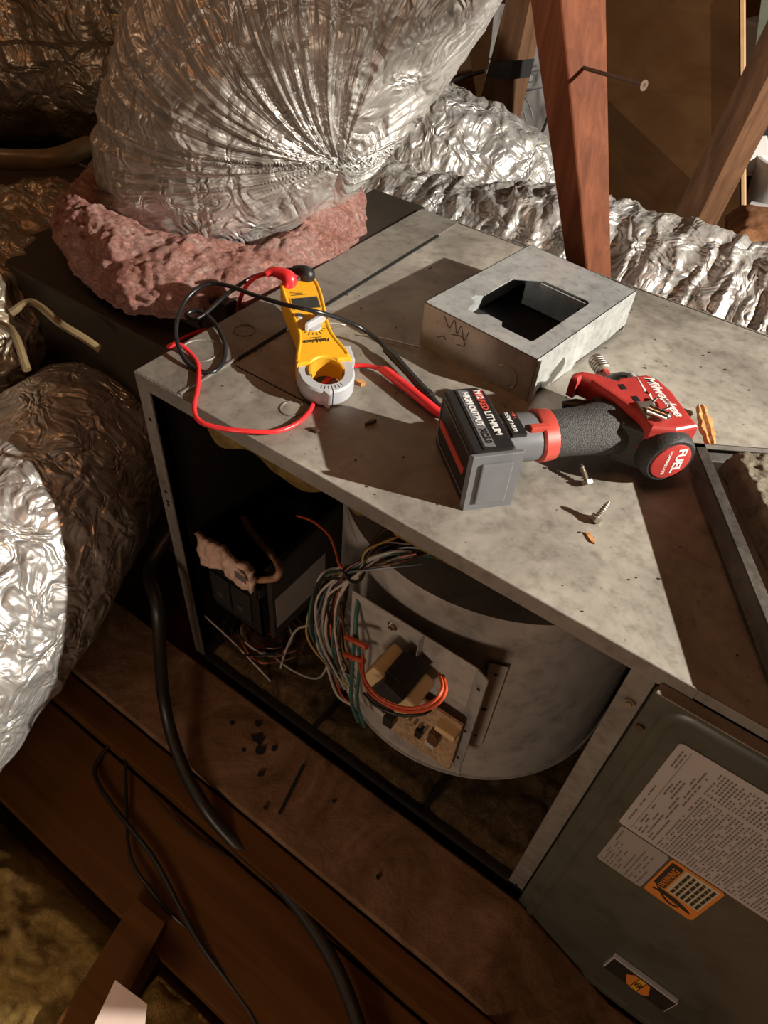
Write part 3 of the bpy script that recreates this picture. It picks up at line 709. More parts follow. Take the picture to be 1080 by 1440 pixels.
# raised side rails along the front face
for sg in (1, -1):
    v = []
    s = MB(); s.tube([(x_ + .002, sg * (y_ - .0028), .0335) for x_, y_ in half[:9]], .0022, 8, 5); s.done('rail', M['yellow_p'], met)
# inner ring
v = []; f = []; n = 60
for i in range(n):
    a = 2 * math.pi * i / n
    for rr, zz in ((Rin + .0012, .003), (Rin + .0012, .0315), (Rin - .0016, .0315), (Rin - .0016, .003)): v.append((cxj + rr * math.cos(a), rr * math.sin(a), zz))
for i in range(n):
    j = (i + 1) % n
    for k in range(4): f.append((i * 4 + k, i * 4 + (k + 1) % 4, j * 4 + (k + 1) % 4, j * 4 + k))
sel = []
for q, fc in enumerate(f):
    i = q // 4; a = 360 * i / n
    if 80 < a < 280: sel.append(fc)
s = MB(); s.add(v, sel, True); s.done('jaw_throat', M['yellow_d'], met)
# two grey jaw halves
for sg in (1, -1):
    n = 26; v = []; f = []
    a0, a1 = 1.2, 122
    for i in range(n + 1):
        a = math.radians(a0 + (a1 - a0) * i / n)
        ro = Rout + (.0018 if i > 20 else 0)
        for rr, zz in ((Rin, .004), (ro - .0015, .004), (ro, .0055), (ro, .0265), (ro - .002, .0290), (Rin + .001, .0290), (Rin, .028)):
            v.append((cxj + rr * math.cos(a), sg * rr * math.sin(a), zz))
    for i in range(n):
        for k in range(7): f.append((i * 7 + k, i * 7 + (k + 1) % 7, (i + 1) * 7 + (k + 1) % 7, (i + 1) * 7 + k))
    f.append(tuple(range(7))); f.append(tuple(range(n * 7, n * 7 + 7)))
    s = MB(); s.add(v, f, True); jw = s.done('jaw', M['lgrey'], met)
    if sg == -1:
        q = MB(); q.prism([(cxj + Rin + .003, -.0015), (cxj + Rout + .006, -.0045), (cxj + Rout + .005, -.007), (cxj + Rout - .003, -.011), (cxj + Rin + .006, -.012)], .004, .0292, bev=.0008); q.done('jaw_tip', M['lgrey'], jw)
    for kk in range(3):
        q = MB(); a = math.radians(9 + kk * 9); q.box((cxj + .0255, sg * .0 - .0004, .029), (cxj + .0305, .0004, .0293)); g = q.done('jaw_mark', M['ink'], jw)
        g.data.transform(Matrix.Translation((cxj, 0, 0)) @ Rz(sg * a) @ Matrix.Translation((-cxj, 0, 0)))
s = MB(); s.tube([(.050, .012, .003), (.050, .050, -.006), (.050, .052, -.010), (.050, -.02, -.010), (.050, -.02, .003)], .0012, 6, 3); s.done('tilt_stand', M['steel_d'], met)
s = MB(); s.box((.120, .030, .006), (.148, .044, .020), bev=.003); s.done('jaw_lever', M['lgrey'], met)
zf = .0342
s = MB(); s.box((.036, -.0195, zf - .001), (.062, .0195, zf + .0006), bev=.0005); s.done('screen_bezel', M['yellow_d'], met)
s = MB(); s.box((.038, -.0175, zf), (.060, .0175, zf + .0009)); s.done('screen', M['lcd'], met)
for y_, c_ in ((-.014, 'lgrey'), (.013, 'lgrey')):
    s = MB(); s.cyl((.073, y_, zf - .001), (.073, y_, zf + .0025), .0052, .0045, 20); s.done('button', M[c_], met)
s = MB(); s.cyl((.094, 0, zf - .001), (.094, 0, zf + .002), .0105, .0100, 32); kn = s.done('dial', M['lgrey'], met)
mk = Matrix.Translation((.094, 0, zf)) @ Rz(math.radians(-58))
s = MB(); s.prism([(-.020, -.003), (.012, -.0022), (.0145, 0), (.012, .0022), (-.020, .003)], 0, .011, mk, bev=.0012); s.done('dial_pointer', M['lgrey'], kn)
for k in range(9):
    a = math.radians(-70 + k * 19)
    s = MB(); s.box((.0125, -.0003, 0), (.0165 + (k % 3) * .001, .0003, .0004), Matrix.Translation((.094, 0, zf)) @ Rz(a)); s.done('dial_mark', M['ink'], met)
text('lettering', 'Fieldpiece', .0085, (.119, .0155, zf + .0002), (0, -1, 0), (1, 0, 0), M['ink'], met, shear=.25, bold=.0002)
s = MB(); s.box((.1150, -.010, zf), (.1160, .006, zf + .0002)); s.done('print', M['ink'], met)
for k in range(3):
    s = MB(); s.box((.024 + k * .003, -.016, zf), (.0252 + k * .003, -.004 + k * .004, zf + .0002)); s.done('print', M['ink'], met)
# lead boots plugged at the end of the meter
def boot(name, p, col, parent, seg):
    s = MB(); s.tube(seg, [.0055, .0065, .0068, .0055, .0045], 12, 5); return s.done(name, M[col], parent)
rl = thing('red_test_lead', 'red test lead plugged in the meter, looping over the furnace edge to its probe', 'test lead')
s = MB(); s.tube([(0.0591,0.1625,0.0440), (0.0578,0.1666,0.0540), (0.0475,0.1662,0.0560), (0.0380,0.1636,0.0560), (0.0331,0.1580,0.0540)], [.0065, .0080, .0065, .0050, .0036], 12, 6); s.done('plug', M['red_wire'], rl)
s = MB(); s.tube([(0.0331,0.1601,0.0540), (0.0161,0.1579,0.0430), (-0.0053,0.1654,0.0220), (-0.0198,0.1693,0.0000), (-0.0404,0.1816,-0.0300), (-0.0605,0.1781,-0.0500), (-0.0685,0.1333,-0.0500), (-0.0174,0.0648,-0.0080), (-0.0038,0.0475,0.0030), (0.0060,0.0528,0.0080), (0.0235,0.0521,0.0050), (0.0442,0.0426,0.0040), (0.0691,0.0174,0.0040), (0.0903,-0.0078,0.0040), (0.1083,-0.0172,0.0040), (0.1284,-0.0121,0.0040), (0.1491,-0.0015,0.0050), (0.1684,0.0151,0.0040), (0.1757,0.0362,0.0030), (0.1738,0.0580,0.0030), (0.1658,0.0771,0.0030), (0.1562,0.1020,0.0030), (0.1535,0.1316,0.0030), (0.1619,0.1468,0.0040), (0.1744,0.1542,0.0050), (0.1878,0.1554,0.0070)], .0024, 10, 8); s.done('cable', M['red_wire'], rl)
s = MB(); s.tube([(0.1878,0.1554,0.0070), (0.1970,0.1535,0.0080), (0.2289,0.1451,0.0080), (0.2611,0.1356,0.0080), (0.2760,0.1326,0.0080), (0.2874,0.1297,0.0080)], [.0036, .0052, .0050, .0048, .0040, .0042], 14, 6); s.done('probe_handle', M['red_wire'], rl)
bl = thing('black_test_lead', 'black test lead looping over the meter to its probe beside the drill', 'test lead')
s = MB(); s.tube([(0.0647,0.1857,0.0440), (0.0656,0.1860,0.0540), (0.0576,0.1863,0.0550), (0.0490,0.1826,0.0550)], [.0065, .0085, .0065, .0040], 12, 6); s.done('plug', M['black'], bl)
s = MB(); s.tube([(0.0501,0.1836,0.0550), (0.0337,0.1771,0.0500), (0.0024,0.1743,0.0340), (-0.0048,0.1533,0.0280), (-0.0118,0.1341,0.0180), (-0.0162,0.1136,0.0080), (-0.0208,0.0988,0.0050), (-0.0324,0.0997,0.0060), (-0.0273,0.1117,0.0070), (-0.0010,0.1087,0.0060), (0.0331,0.0899,0.0050), (0.0545,0.0679,0.0040), (0.0609,0.0493,0.0030), (0.0532,0.0394,0.0030), (0.0314,0.0389,0.0060), (0.0085,0.0497,0.0140), (-0.0119,0.0712,0.0220), (-0.0221,0.0976,0.0320), (-0.0155,0.1200,0.0400), (0.0092,0.1267,0.0440), (0.0463,0.1228,0.0500), (0.0875,0.1249,0.0540), (0.1161,0.1344,0.0540), (0.1283,0.1589,0.0400), (0.1380,0.1832,0.0220), (0.1567,0.1901,0.0120), (0.1758,0.1831,0.0090)], .0023, 10, 8); s.done('cable', M['black_wire'], bl)
s = MB(); s.tube([(0.1726,0.1838,0.0090), (0.1842,0.1802,0.0090), (0.2141,0.1667,0.0080), (0.2462,0.1508,0.0080), (0.2652,0.1419,0.0080), (0.2817,0.1388,0.0080)], [.0032, .0048, .0042, .0045, .0032, .0036], 14, 6); s.done('probe_handle', M['black'], bl)
pp = (0.2491,0.1488,0.0080); s = MB(); s.cyl((0.2462,0.1508,0.0080), (0.2531,0.1478,0.0080), .0054, n=14); s.done('probe_collar', M['black'], bl)

# ================================================================ METAL BOX (transition plate)
ba = math.radians(-6.5)
box = thing('metal_box', 'open bright galvanised box with square cutout on top, beside the wood post', 'metal box', (.1855, .2300, .0), ba)
bw, bd_, bh = .141, .196, .050
def tilt(poly, z0, z1, nm, mat): 
    s = MB(); s.prism(poly, z0, z1); return s.done(nm, mat, box)
# top face built around a cutout (with notched corners)
out = [(0, 0), (bw, 0), (bw, bd_), (0, bd_)]
H0 = [(.055, .022), (.112, .022), (.112, .108), (.108, .128), (.060, .165), (.036, .165), (.030, .135), (.030, .060), (.036, .054), (.036, .044), (.050, .040)]
H0 = [(.040, .022), (.052, .022), (.060, .030), (.078, .030), (.083, .022), (.118, .022), (.120, .026), (.120, .130), (.116, .134), (.060, .134), (.034, .112), (.034, .060), (.028, .054), (.028, .044), (.036, .040)]
bm = bmesh.new(); vo_ = [bm.verts.new((*p, bh)) for p in out]; vi_ = [bm.verts.new((*p, bh)) for p in H0]
eo = [bm.edges.new((vo_[i], vo_[(i + 1) % 4])) for i in range(4)]; ei = [bm.edges.new((vi_[i], vi_[(i + 1) % len(vi_)])) for i in range(len(vi_))]
bmesh.ops.triangle_fill(bm, use_beauty=True, edges=eo + ei)
r = bmesh.ops.extrude_face_region(bm, geom=bm.faces[:])
for e in r['geom']:
    if isinstance(e, bmesh.types.BMVert): e.co.z -= .0012
bmesh.ops.recalc_face_normals(bm, faces=bm.faces[:])
me = bpy.data.meshes.new('top_face'); bm.to_mesh(me); bm.free(); me.materials.append(M['galv']); o = bpy.data.objects.new('top_face', me); C.objects.link(o); o.parent = box
YZ = Matrix(((0, 0, 1, 0), (1, 0, 0, 0), (0, 1, 0, 0), (0, 0, 0, 1)))   # (y,z,h)->(h,y,z)
s = MB(); s.prism([(0, 0), (.008, -.0), (.022, .012), (.024, .005), (.034, .002), (.085, .0), (.09, .006), (.16, .004), (bd_, .008), (bd_, bh), (0, bh)], bw - .001, bw + .0002, YZ); s.done('right_side', M['galv'], box)
s = MB(); s.prism([(0, 0), (bd_, 0), (bd_, bh), (0, bh)], 0, .001, YZ); s.done('left_side', M['galv'], box)
s = MB(); s.prism([(0, .0), (bw, .0), (bw, bh), (0, bh)], 0.0, .001, XZ); fs = s.done('front_side', M['galv_in'], box)
s = MB(); s.box((.002, .002, .0005), (bw - .002, bd_ - .002, .0015)); s.done('dark_plate', M['hole'], box)  # black plate added to darken the inside of the open box
s = MB(); s.prism([(0, .0), (bw, .0), (bw, bh), (0, bh)], bd_ - .001, bd_, XZ); s.done('back_side', M['galv'], box)
s = MB(); s.box((bw - .001, 0.001, .0), (bw + .004, .004, bh - .001)); s.done('corner_flange', M['galv'], box)
# punched ring on the front, marker scrawl near the corner
v = []
s = MB(); s.tube([(.112 + .0125 * math.cos(a), -.0004, .016 + .0125 * math.sin(a)) for a in np.linspace(-.9, 2.6, 14)], .0007, 6, 3); s.done('punched_ring', M['galv'], fs)
for pts in ([(.028, .046), (.036, .036), (.041, .047), (.046, .034), (.050, .044), (.056, .031), (.060, .042)], [(.040, .030), (.052, .033), (.058, .025), (.048, .022)], [(.022, .018), (.030, .023), (.034, .020)]):
    s = MB(); s.tube([(a, -.0003, b) for a, b in pts], .0005, 5, 5); s.done('marker_line', M['marker'], fs)
# tin tabs inside
s = MB(); s.box((.060, .1285, bh - .010), (.116, .1300, bh - .001)); s.box((.030, .150, .004), (.1, .151, .04)); s.done('inner_tab', M['galv'], box)
s = MB(); s.tube([(0.1304,0.1984,0.0030), (0.1501,0.2066,0.0030), (0.1873,0.2176,0.0030), (0.1940,0.2199,0.0030)], .0009, 6, 4); tag(s.done('wire_strip', M['steel_d']), 'thin bent steel wire lying left of the metal box', 'wire')

# ================================================================ IMPACT DRIVER
da = math.radians(139.0); ZO = .034
drl = thing('impact_driver', 'red and black cordless impact driver lying on its side on the furnace top', 'drill', (.440, .209, 0), da)
T0 = Matrix.Translation((0, 0, ZO))
s = MB(); s.lathe([(-.031, .021), (-.024, .0245), (.005, .027), (.020, .027), (.034, .0235), (.040, .021)], T0, 36, 1.0, 1.0); mh = s.done('motor_housing', M['red'], drl)
s = MB(); s.lathe([(-.049, .016), (-.049, .0215), (-.046, .0240), (-.038, .0250), (-.032, .0248), (-.030, .023)], T0, 40); rc = s.done('rear_cap', M['black_rough'], drl)
s = MB(); s.lathe([(-.0504, .0170), (-.0500, .0182), (-.0485, .0188), (-.0480, .0180)], T0, 40); bg_ = s.done('rear_badge', M['red'], rc)
text('lettering', 'FUEL', .0118, (-.0506, -.0025, ZO + .0148), (0, 0, -1), (0, -1, 0), M['white'], bg_, sx=1.05, bold=.0003)
text('lettering', 'POWERSTATE', .0042, (-.0506, .0062, ZO + .0135), (0, 0, -1), (0, -1, 0), M['white'], bg_)
s = MB(); s.lathe([(.036, .0215), (.040, .0235), (.048, .0225), (.058, .0175), (.064, .0125), (.066, .009)], T0, 32); s.done('nose_cap', M['dgrey'], drl)
s = MB(); s.lathe([(.064, .0085), (.069, .0085), (.0705, .0045), (.0715, .0045)], T0, 20); s.done('chuck_collar', M['steel_d'], drl)
s = MB(); s.lathe([(.068, .0042), (.086, .0042)], T0, 6); s.done('bit_shank', M['red'], drl)
pr_ = [(.083, .0055)]
for k in range(5): pr_ += [(.0845 + k * .0036, .0078), (.0868 + k * .0036, .0078), (.0874 + k * .0036, .0069)]
pr_ += [(.1040, .0072), (.1045, .0045), (.100, .0040)]
s = MB(); s.lathe(pr_, T0, 20); s.done('bit_holder', M['steel_d'], drl)
# side shell panel of the head (flat on top when lying)
s = MB(); s.prism([(-.038, -.022), (.010, -.024), (.030, -.020), (.038, -.012), (.037, .014), (.034, .020), (.046, .034), (.052, .046), (.050, .055), (.044, .060), (.038, .056), (.042, .050), (.036, .044), (.026, .040), (.018, .036), (.002, .030), (-.012, .024), (-.034, .020), (-.040, 0)], ZO + .008, ZO + .0285, bev=.004); shl = s.done('side_shell', M['red'], drl)
s = MB(); s.prism([(-.034, .016), (.020, .030), (.026, .044), (.006, .044), (-.016, .036)], ZO - .020, ZO + .020, bev=.004); s.done('lower_shell', M['black_rough'], drl)
text('lettering', 'Milwaukee', .0135, (.033, -.0060, ZO + .0287), (-1, -.02, 0), (-.1, -1, 0), M['white'], shl, shear=.35, sx=.98, bold=.0002)
# lightning stroke
s = MB(); s.prism([(.036, -.001), (.012, .003), (.014, .0005), (-.010, .004), (.010, -.0015), (.008, .0010)], ZO + .0285, ZO + .0288); s.done('lightning_mark', M['white'], shl)
for (a, b) in ((.022, .020), (.004, .016)):
    s = MB(); s.box((a - .004, b - .003, ZO + .027), (a + .004, b + .003, ZO + .0290), bev=.0008); s.done('recess', M['black'], shl)
s = MB(); s.cyl((.032, .0, ZO + .024), (.041, .0, ZO + .024), .004, n=10); s.box((.030, -.016, ZO + .019), (.037, -.006, ZO + .024), bev=.001); s.done('nose_light', M['lgrey'], shl)
# belt hook and bit on the side
s = MB(); s.tube([(-.006, .006, ZO + .031), (-.002, -.001, ZO + .0325), (-.009, -.006, ZO + .033), (-.017, -.003, ZO + .033), (-.018, .004, ZO + .032)], .0010, 7, 6); s.done('ring_clip', M['steel'], shl)
s = MB(); s.box((-.016, .006, ZO + .0285), (-.004, .020, ZO + .032), bev=.001); s.box((-.024, .016, ZO + .0285), (-.012, .020, ZO + .031)); s.done('bit_clip', M['steel_d'], shl)
mxs = Matrix.Translation((-.024, .011, ZO + .034)) @ Rz(math.radians(150 + 74))
s = MB(); s.lathe([(-.010, .003), (-.009, .0040), (.008, .0040), (.010, .002)], mxs, 14); s.done('spare_bit', M['steel'], shl)
# trigger
s = MB(); s.tube([(.036, .038, ZO + .002), (.030, .044, ZO + .002), (.034, .054, ZO + .002), (.037, .064, ZO + .002)], [.006, .007, .007, .004], 12, 5); s.done('trigger', M['black'], drl)
# handle grip
mxh = Matrix.Translation((.002, 0, ZO)) @ Matrix.Rotation(math.radians(90), 4, 'Z')
s = MB(); s.lathe([(.022, .020), (.030, .0235), (.045, .0235), (.060, .0215), (.078, .0205), (.090, .0205), (.0935, .0195)], mxh, 32, 1.12, .95); s.done('grip', M['grip'], drl)
s = MB(); s.lathe([(.091, .0195), (.092, .0218), (.104, .0228), (.106, .0215)], mxh, 36, 1.12, .98); s.done('accent_ring', M['orange_red'], drl)
# battery
s = MB(); s.lathe([(.104, .0205), (.112, .0210), (.128, .0205), (.146, .0200)], mxh, 32, 1.12, .96); bt = s.done('battery', M['mgrey'], drl)
s = MB(); s.box((-.012, .100, ZO + .0150), (-.006, .118, ZO + .0212), bev=.001); s.done('release_bar', M['orange_red'], bt)
cxb = .003
blk = [(-.040, .142), (.030, .142), (.040, .148), (.043, .156), (.043, .172), (.040, .180), (-.040, .180), (-.044, .176), (-.044, .146)]
s = MB(); s.prism([(a + cxb, b) for a, b in blk], .002, .0595, bev=.003); s.done('battery_base', M['black'], bt)
s = MB(); s.prism([(-.0475 + cxb, .138), (-.043 + cxb, .136), (-.043 + cxb, .183), (-.0475 + cxb, .181)], .000, .060, bev=.001); s.box((-.050 + cxb, .146, .008), (-.047 + cxb, .173, .052), bev=.002); s.done('battery_end', M['mgrey'], bt)
s = MB(); s.box((-.030 + cxb, .1795, .026), (.034 + cxb, .1812, .034), bev=.0004); s.done('red_stripe', M['orange_red'], bt)
# outline bead on the underside of the battery
def loop_y(pts, y, r, nm, m_, par):
    s = MB(); s.tube([(a, y, b) for a, b in pts + [pts[0]]], r, 6, 1); s.done(nm, M[m_], par)
loop_y([(-.036, .010), (.034, .008), (.041, .016), (.041, .048), (.036, .054), (-.036, .054)], .1805, .0006, 'outline_bead', 'mgrey', bt)
s = MB(); s.prism([(-.040 + cxb, .145), (.034 + cxb, .145), (.040 + cxb, .151), (.040 + cxb, .170), (-.040 + cxb, .170)], .0590, .0602); pt = s.done('print_panel', M['black'], bt)
s = MB(); s.prism([(-.038 + cxb, .1590), (.036 + cxb, .1590), (.038 + cxb, .162), (.038 + cxb, .168), (-.036 + cxb, .168)], .0600, .0604); s.done('silver_panel', M['mgrey'], pt)
zt_ = .0607
s = MB(); s.box((.0235 + cxb, .1475, zt_ - .0006), (.036 + cxb, .1550, zt_ - .0001)); s.done('red_patch', M['red'], pt)
text('lettering', 'M12', .0078, (.0355 + cxb, .1540, zt_), (-1, 0, 0), (0, -1, 0), M['white'], pt, sx=.85, bold=.0002)
text('lettering', 'RED', .0084, (.0220 + cxb, .1545, zt_), (-1, 0, 0), (0, -1, 0), M['orange_red'], pt, sx=.88, bold=.0002)
text('lettering', 'LITHIUM', .0084, (.0065 + cxb, .1545, zt_), (-1, 0, 0), (0, -1, 0), M['white'], pt, sx=.98, bold=.0002)
text('lettering', 'HIGH OUTPUT', .0078, (.0345 + cxb, .1655, zt_), (-1, 0, 0), (0, -1, 0), M['white'], pt, sx=.88, bold=.0003)
text('lettering', 'XC5.0', .0078, (-.0150 + cxb, .1655, zt_), (-1, 0, 0), (0, -1, 0), M['black'], pt, sx=.88, bold=.0002)
# collar print on the battery neck
zc = ZO + .0202
s = MB(); s.box((-.017, .124, zc - .003), (.013, .137, zc + .0004), bev=.0002); pp = s.done('neck_label', M['black'], bt)
text('lettering', 'M12', .0048, (.012, .1290, zc + .0006), (-1, 0, 0), (0, -1, 0), M['orange_red'], pp)
text('lettering', 'REDLITHIUM', .0052, (.012, .1345, zc + .0006), (-1, 0, 0), (0, -1, 0), M['white'], pp, sx=.85)

# ================================================================ INSULATED PANEL at right
pa = math.atan2(.221 - .057, .484 - .594)   # left edge direction, lower right -> corner
corner = Vector((.484, .221, .030)); e1 = Vector((.555, -.832, 0)).normalized(); e2 = Vector((.832, .555, 0)).normalized()
pan = thing('insulated_access_panel', 'dark metal access panel lined with brown insulation, laid tilted at the right edge', 'panel', corner[:], math.atan2(e1.y, e1.x))
# local x = e1 (towards viewer), local y = e2 (to the right)
Lx, Ly = .42, .36
s = MB(); s.box((0, 0, -.020), (Lx, Ly, -.0185)); s.done('sheet', M['top_dark'], pan)
s = MB(); s.box((0, 0, -.020), (Lx, .0014, 0), bev=.0004); s.box((0, 0, -.0015), (Lx, .010, .0), bev=.0004); s.done('left_flange', sheet('dark flange metal', (.05, .042, .036), (.12, .10, .085), metal=.4, scale=10), pan)
s = MB(); s.box((0, 0, -.020), (.0014, Ly, 0), bev=.0004); s.box((0, 0, -.0015), (.006, Ly, .0), bev=.0004); s.done('end_flange', M['post_metal'], pan)
slab('insulation_pad', [(.012, .026, -.0185), (Lx, .040, -.0185), (Lx, Ly, -.0185), (.012, Ly, -.0185)], (240, 200), .025, M['felt'], pan, amp=.006, f=90, seed=8, edge=.006)
# small block the panel leans on
s = MB(); s.box((.11, .20, -.030), (.17, .26, -.020)); s.done('standoff', M['top_dark'], pan)

# wood splinter, screws, crumbs
P1, P2 = Vector((0.4683,0.3125,0.0080)), Vector((0.4975,0.2434,0.0180))
s = MB(); ax = (P2 - P1).normalized(); n_ = 12; v = []; f = []
rows_ = 14
for i in range(rows_):
    t = i / (rows_ - 1); w = .0042 + .003 * math.sin(t * 3.1) + .0008 * math.sin(t * 23)
    c = P1.lerp(P2, t); sd = ax.cross(Vector((0, 0, 1))).normalized()
    for (a, b) in ((-1, -.6), (-.9, .5), (-.3, .9), (.2, .55), (.7, .9), (1, .2), (.7, -.6)):
        v.append(c + sd * a * w * (1 + .15 * math.sin(t * 17 + a * 5)) + Vector((0, 0, 1)) * b * .004)
for i in range(rows_ - 1):
    for k in range(7): f.append((i * 7 + k, i * 7 + (k + 1) % 7, (i + 1) * 7 + (k + 1) % 7, (i + 1) * 7 + k))
f.append(tuple(range(7))); f.append(tuple(range((rows_ - 1) * 7, rows_ * 7)))
s.add(v, f); tag(s.done('wood_splinter', M['splinter']), 'orange splinter of wood leaning on the panel corner', 'wood scrap')
def screw(p, ang, label, l=.010, elev=35):
    t = thing('sheet_metal_screw', label, 'screw', p, ang, 'loose screws on the furnace top')
    t.scale = (1.35, 1.35, 1.35)
    mx = Matrix.Translation((0, 0, .0042)) @ Matrix.Rotation(math.radians(-elev), 4, 'Y')
    s = MB(); s.lathe([(-.0035, .0030), (-.0033, .0040), (-.0005, .0040), (0, .0024)], mx, 6); s.done('head', M['steel_d'], t)
    prf = [(0, .0018)]
    for k in range(6): prf += [(.001 + k * l / 7, .0013), (.0016 + k * l / 7, .0023 - k * .0001), (.0022 + k * l / 7, .0013)]
    prf += [(l + .001, .0003)]
    s = MB(); s.lathe(prf, mx, 12); s.done('thread', M['steel_d'], t)
screw((0.4225,0.1410,-0.0000), math.radians(150), 'screw lying nearest below the drill handle')
screw((0.4492,0.1058,0.0000), math.radians(65), 'screw standing on its head nearest the front edge', .011, 60)
s = MB(); s.prism([(-.007, -.0015), (.004, -.002), (.007, 0), (.003, .0022), (-.005, .0018)], 0, .0015, Matrix.Translation((0.4539,0.0837,-0.0000)) @ Rz(math.radians(-35))); tag(s.done('wood_chip', M['splinter']), 'small orange wood chip beside the front edge screw', 'chip')
s = MB(); s.prism([(-.006, -.0018), (.002, -.0024), (.007, 0), (.002, .0016)], 0, .004, Matrix.Translation((0.2260,0.0850,-0.0000)) @ Rz(math.radians(60))); tag(s.done('dark_chip', M['rust']), 'dark sliver on the furnace top left of the battery', 'chip')
s = MB(); s.prism([(-.004, -.003), (.003, -.0034), (.005, .001), (-.001, .003)], 0, .004, Matrix.Translation((0.1816,0.1294,0.0000))); tag(s.done('debris_crumb', M['splinter']), 'tan crumb right of the clamp jaw', 'crumb')
s = MB(); s.prism([(-.004, -.002), (.003, -.0024), (.005, .001), (-.001, .003)], 0, .003, Matrix.Translation((0.1933,0.0438,0.0000))); tag(s.done('debris_crumb', M['rust']), 'brown crumb below the clamp jaw beside the red lead', 'crumb')
rnd = random.Random(5); s = MB()
for k in range(150):
    x_, y_ = rnd.uniform(.04, .62), rnd.uniform(.01, .50); r_ = rnd.uniform(.0004, .0013)
    s.prism([(r_ * math.cos(a + k) * rnd.uniform(.6, 1.2), r_ * math.sin(a + k) * rnd.uniform(.6, 1.2)) for a in np.linspace(0, 5.2, 5)], 0, r_ * .9, Matrix.Translation((x_, y_, 0)))
tag(s.done('grit', M['rust']), 'fine dark grit scattered over the furnace top', 'grit', kind='stuff')

# ================================================================ PLENUM + PINK INSULATION
s = MB(); s.box((-.095, .37, -.010), (-.004, .53, -.003), bev=.001); s.box((-.43, .10, -.48), (-.012, .56, -.060), bev=.002); s.box((-.125, .155, -.060), (-.030, .20, -.006), bev=.002)
tag(s.done('plenum', simple('dark plenum metal', (.035, .026, .018), .55, .2)), 'dark sheet-metal plenum box left of the furnace under the pink insulation', 'plenum')
# pink ring
def pink():
    ns, nt2 = 420, 130; c = np.array([-.215, .335]); v = []
    th = np.linspace(0, 2 * np.pi, ns, endpoint=False); ph = np.linspace(0, 2 * np.pi, nt2, endpoint=False)
    TH, PH = np.meshgrid(th, ph, indexing='ij')
    # outer radius varies to reach the plenum corner
    ro = np.interp(TH, np.radians([0, 40, 90, 180, 225, 262, 290, 322, 345, 360]), [.195, .185, .19, .19, .210, .212, .235, .235, .205, .195])
    rc_ = (ro + .145) / 2; ra = (ro - .125) / 2
    x_ = c[0] + (rc_ + ra * np.cos(PH)) * np.cos(TH); y_ = c[1] + (rc_ + ra * np.cos(PH)) * np.sin(TH); z_ = -.012 + .042 * np.sin(PH) - .010 * np.clip(np.cos(PH), 0, 1) * (TH > 3.3)
    p = np.stack([x_, y_, z_], -1).reshape(-1, 3)
    nr = np.stack([np.cos(PH) * np.cos(TH), np.cos(PH) * np.sin(TH), np.sin(PH)], -1).reshape(-1, 3)
    d = .045 * fbm(p * 14, 21, 3) + .006 * np.abs(fbm(p * np.array([45, 45, 80]), 31, 3)) + .014 * fbm(p * np.array([90, 90, 160]), 37, 3)
    p = p + nr * d[:, None]
    idx = np.arange(ns * nt2).reshape(ns, nt2); a = idx; b = np.roll(idx, -1, 0)
    F = np.stack([a, np.roll(a, -1, 1), np.roll(b, -1, 1), b], -1).reshape(-1, 4)
    o = link('pink_insulation', p, F, M['pink'], None, True)
    return tag(o, 'ragged collar of pink fibreglass around the base of the big foil duct', 'insulation')
pink()

# ================================================================ DUCTS
bigp = [(-.25, .365, -.05), (-.25, .365, .0), (-.215, .37, .07), (-.165, .38, .15), (-.10, .40, .23), (-.055, .415, .31), (-.05, .42, .40), (-.05, .42, .55), (-.05, .42, .75)]
o = duct('foil_duct', bigp, .165, M['foil_big'], 'biggest silver foil duct bulging up from the pink insulation', ns=520, nt_=360, pleat=.0075, crumple=.009, cf=7, seed=3, prof=[.98, 1, 1.02, .97, 1.0, 1.05, 1.1, 1.1, 1.1], fan=(.0, .38, .112))
s = MB(); s.tube([(-.25 + .158 * math.cos(a), .365 + .158 * math.sin(a), -.022 + .004 * math.sin(3 * a)) for a in np.linspace(0, 2 * math.pi, 40)], .006, 8, 3); s.done('tape_band', M['tape'], o)
b1 = [(-.62, .66, -.20), (-.30, .68, -.18), (-.05, .685, -.15), (.20, .695, -.115), (.45, .70, -.115), (.75, .71, -.12), (1.0, .72, -.12)]
duct('foil_duct', b1, .128, M['foil_back'], 'crumpled silver duct running along the back edge of the furnace', ns=460, nt_=170, pleat=.011, pf=42, ang=1.6, crumple=.014, cf=9, seed=13)
b2 = [(-.45, .82, -.10), (-.25, .86, -.085), (-.12, .90, -.105), (0, .95, -.19), (.10, 1.02, -.31), (.2, 1.1, -.45)]
duct('foil_duct', b2, .13, M['foil_back'], 'second silver duct sloping down behind the one at the furnace edge', ns=300, nt_=170, pleat=.010, pf=34, ang=1.6, crumple=.016, cf=9, seed=23)
b3 = [(-.40, .38, -.55), (-.357, .253, -.42), (-.306, .153, -.335), (-.228, .052, -.272), (-.179, -.026, -.248), (-.128, -.119, -.245), (-.097, -.223, -.27), (-.078, -.355, -.31), (-.06, -.55, -.36)]
duct('foil_duct', b3, .125, M['foil_left'], 'smooth silver wrapped duct passing along the left side of the furnace', ns=360, nt_=220, pleat=.004, pf=26, ang=1.4, crumple=.010, cf=8, seed=33)
b4 = [(-.66, .48, -.30), (-.59, .30, -.19), (-.50, .14, -.15), (-.44, .02, -.16), (-.42, -.10, -.20)]
o = duct('foil_duct', b4, .115, M['foil_yellow'], 'yellowed crinkled foil duct end at the left edge with loose tape strands', ns=260, nt_=180, pleat=.012, pf=24, ang=2.0, crumple=.028, cf=10, seed=43)
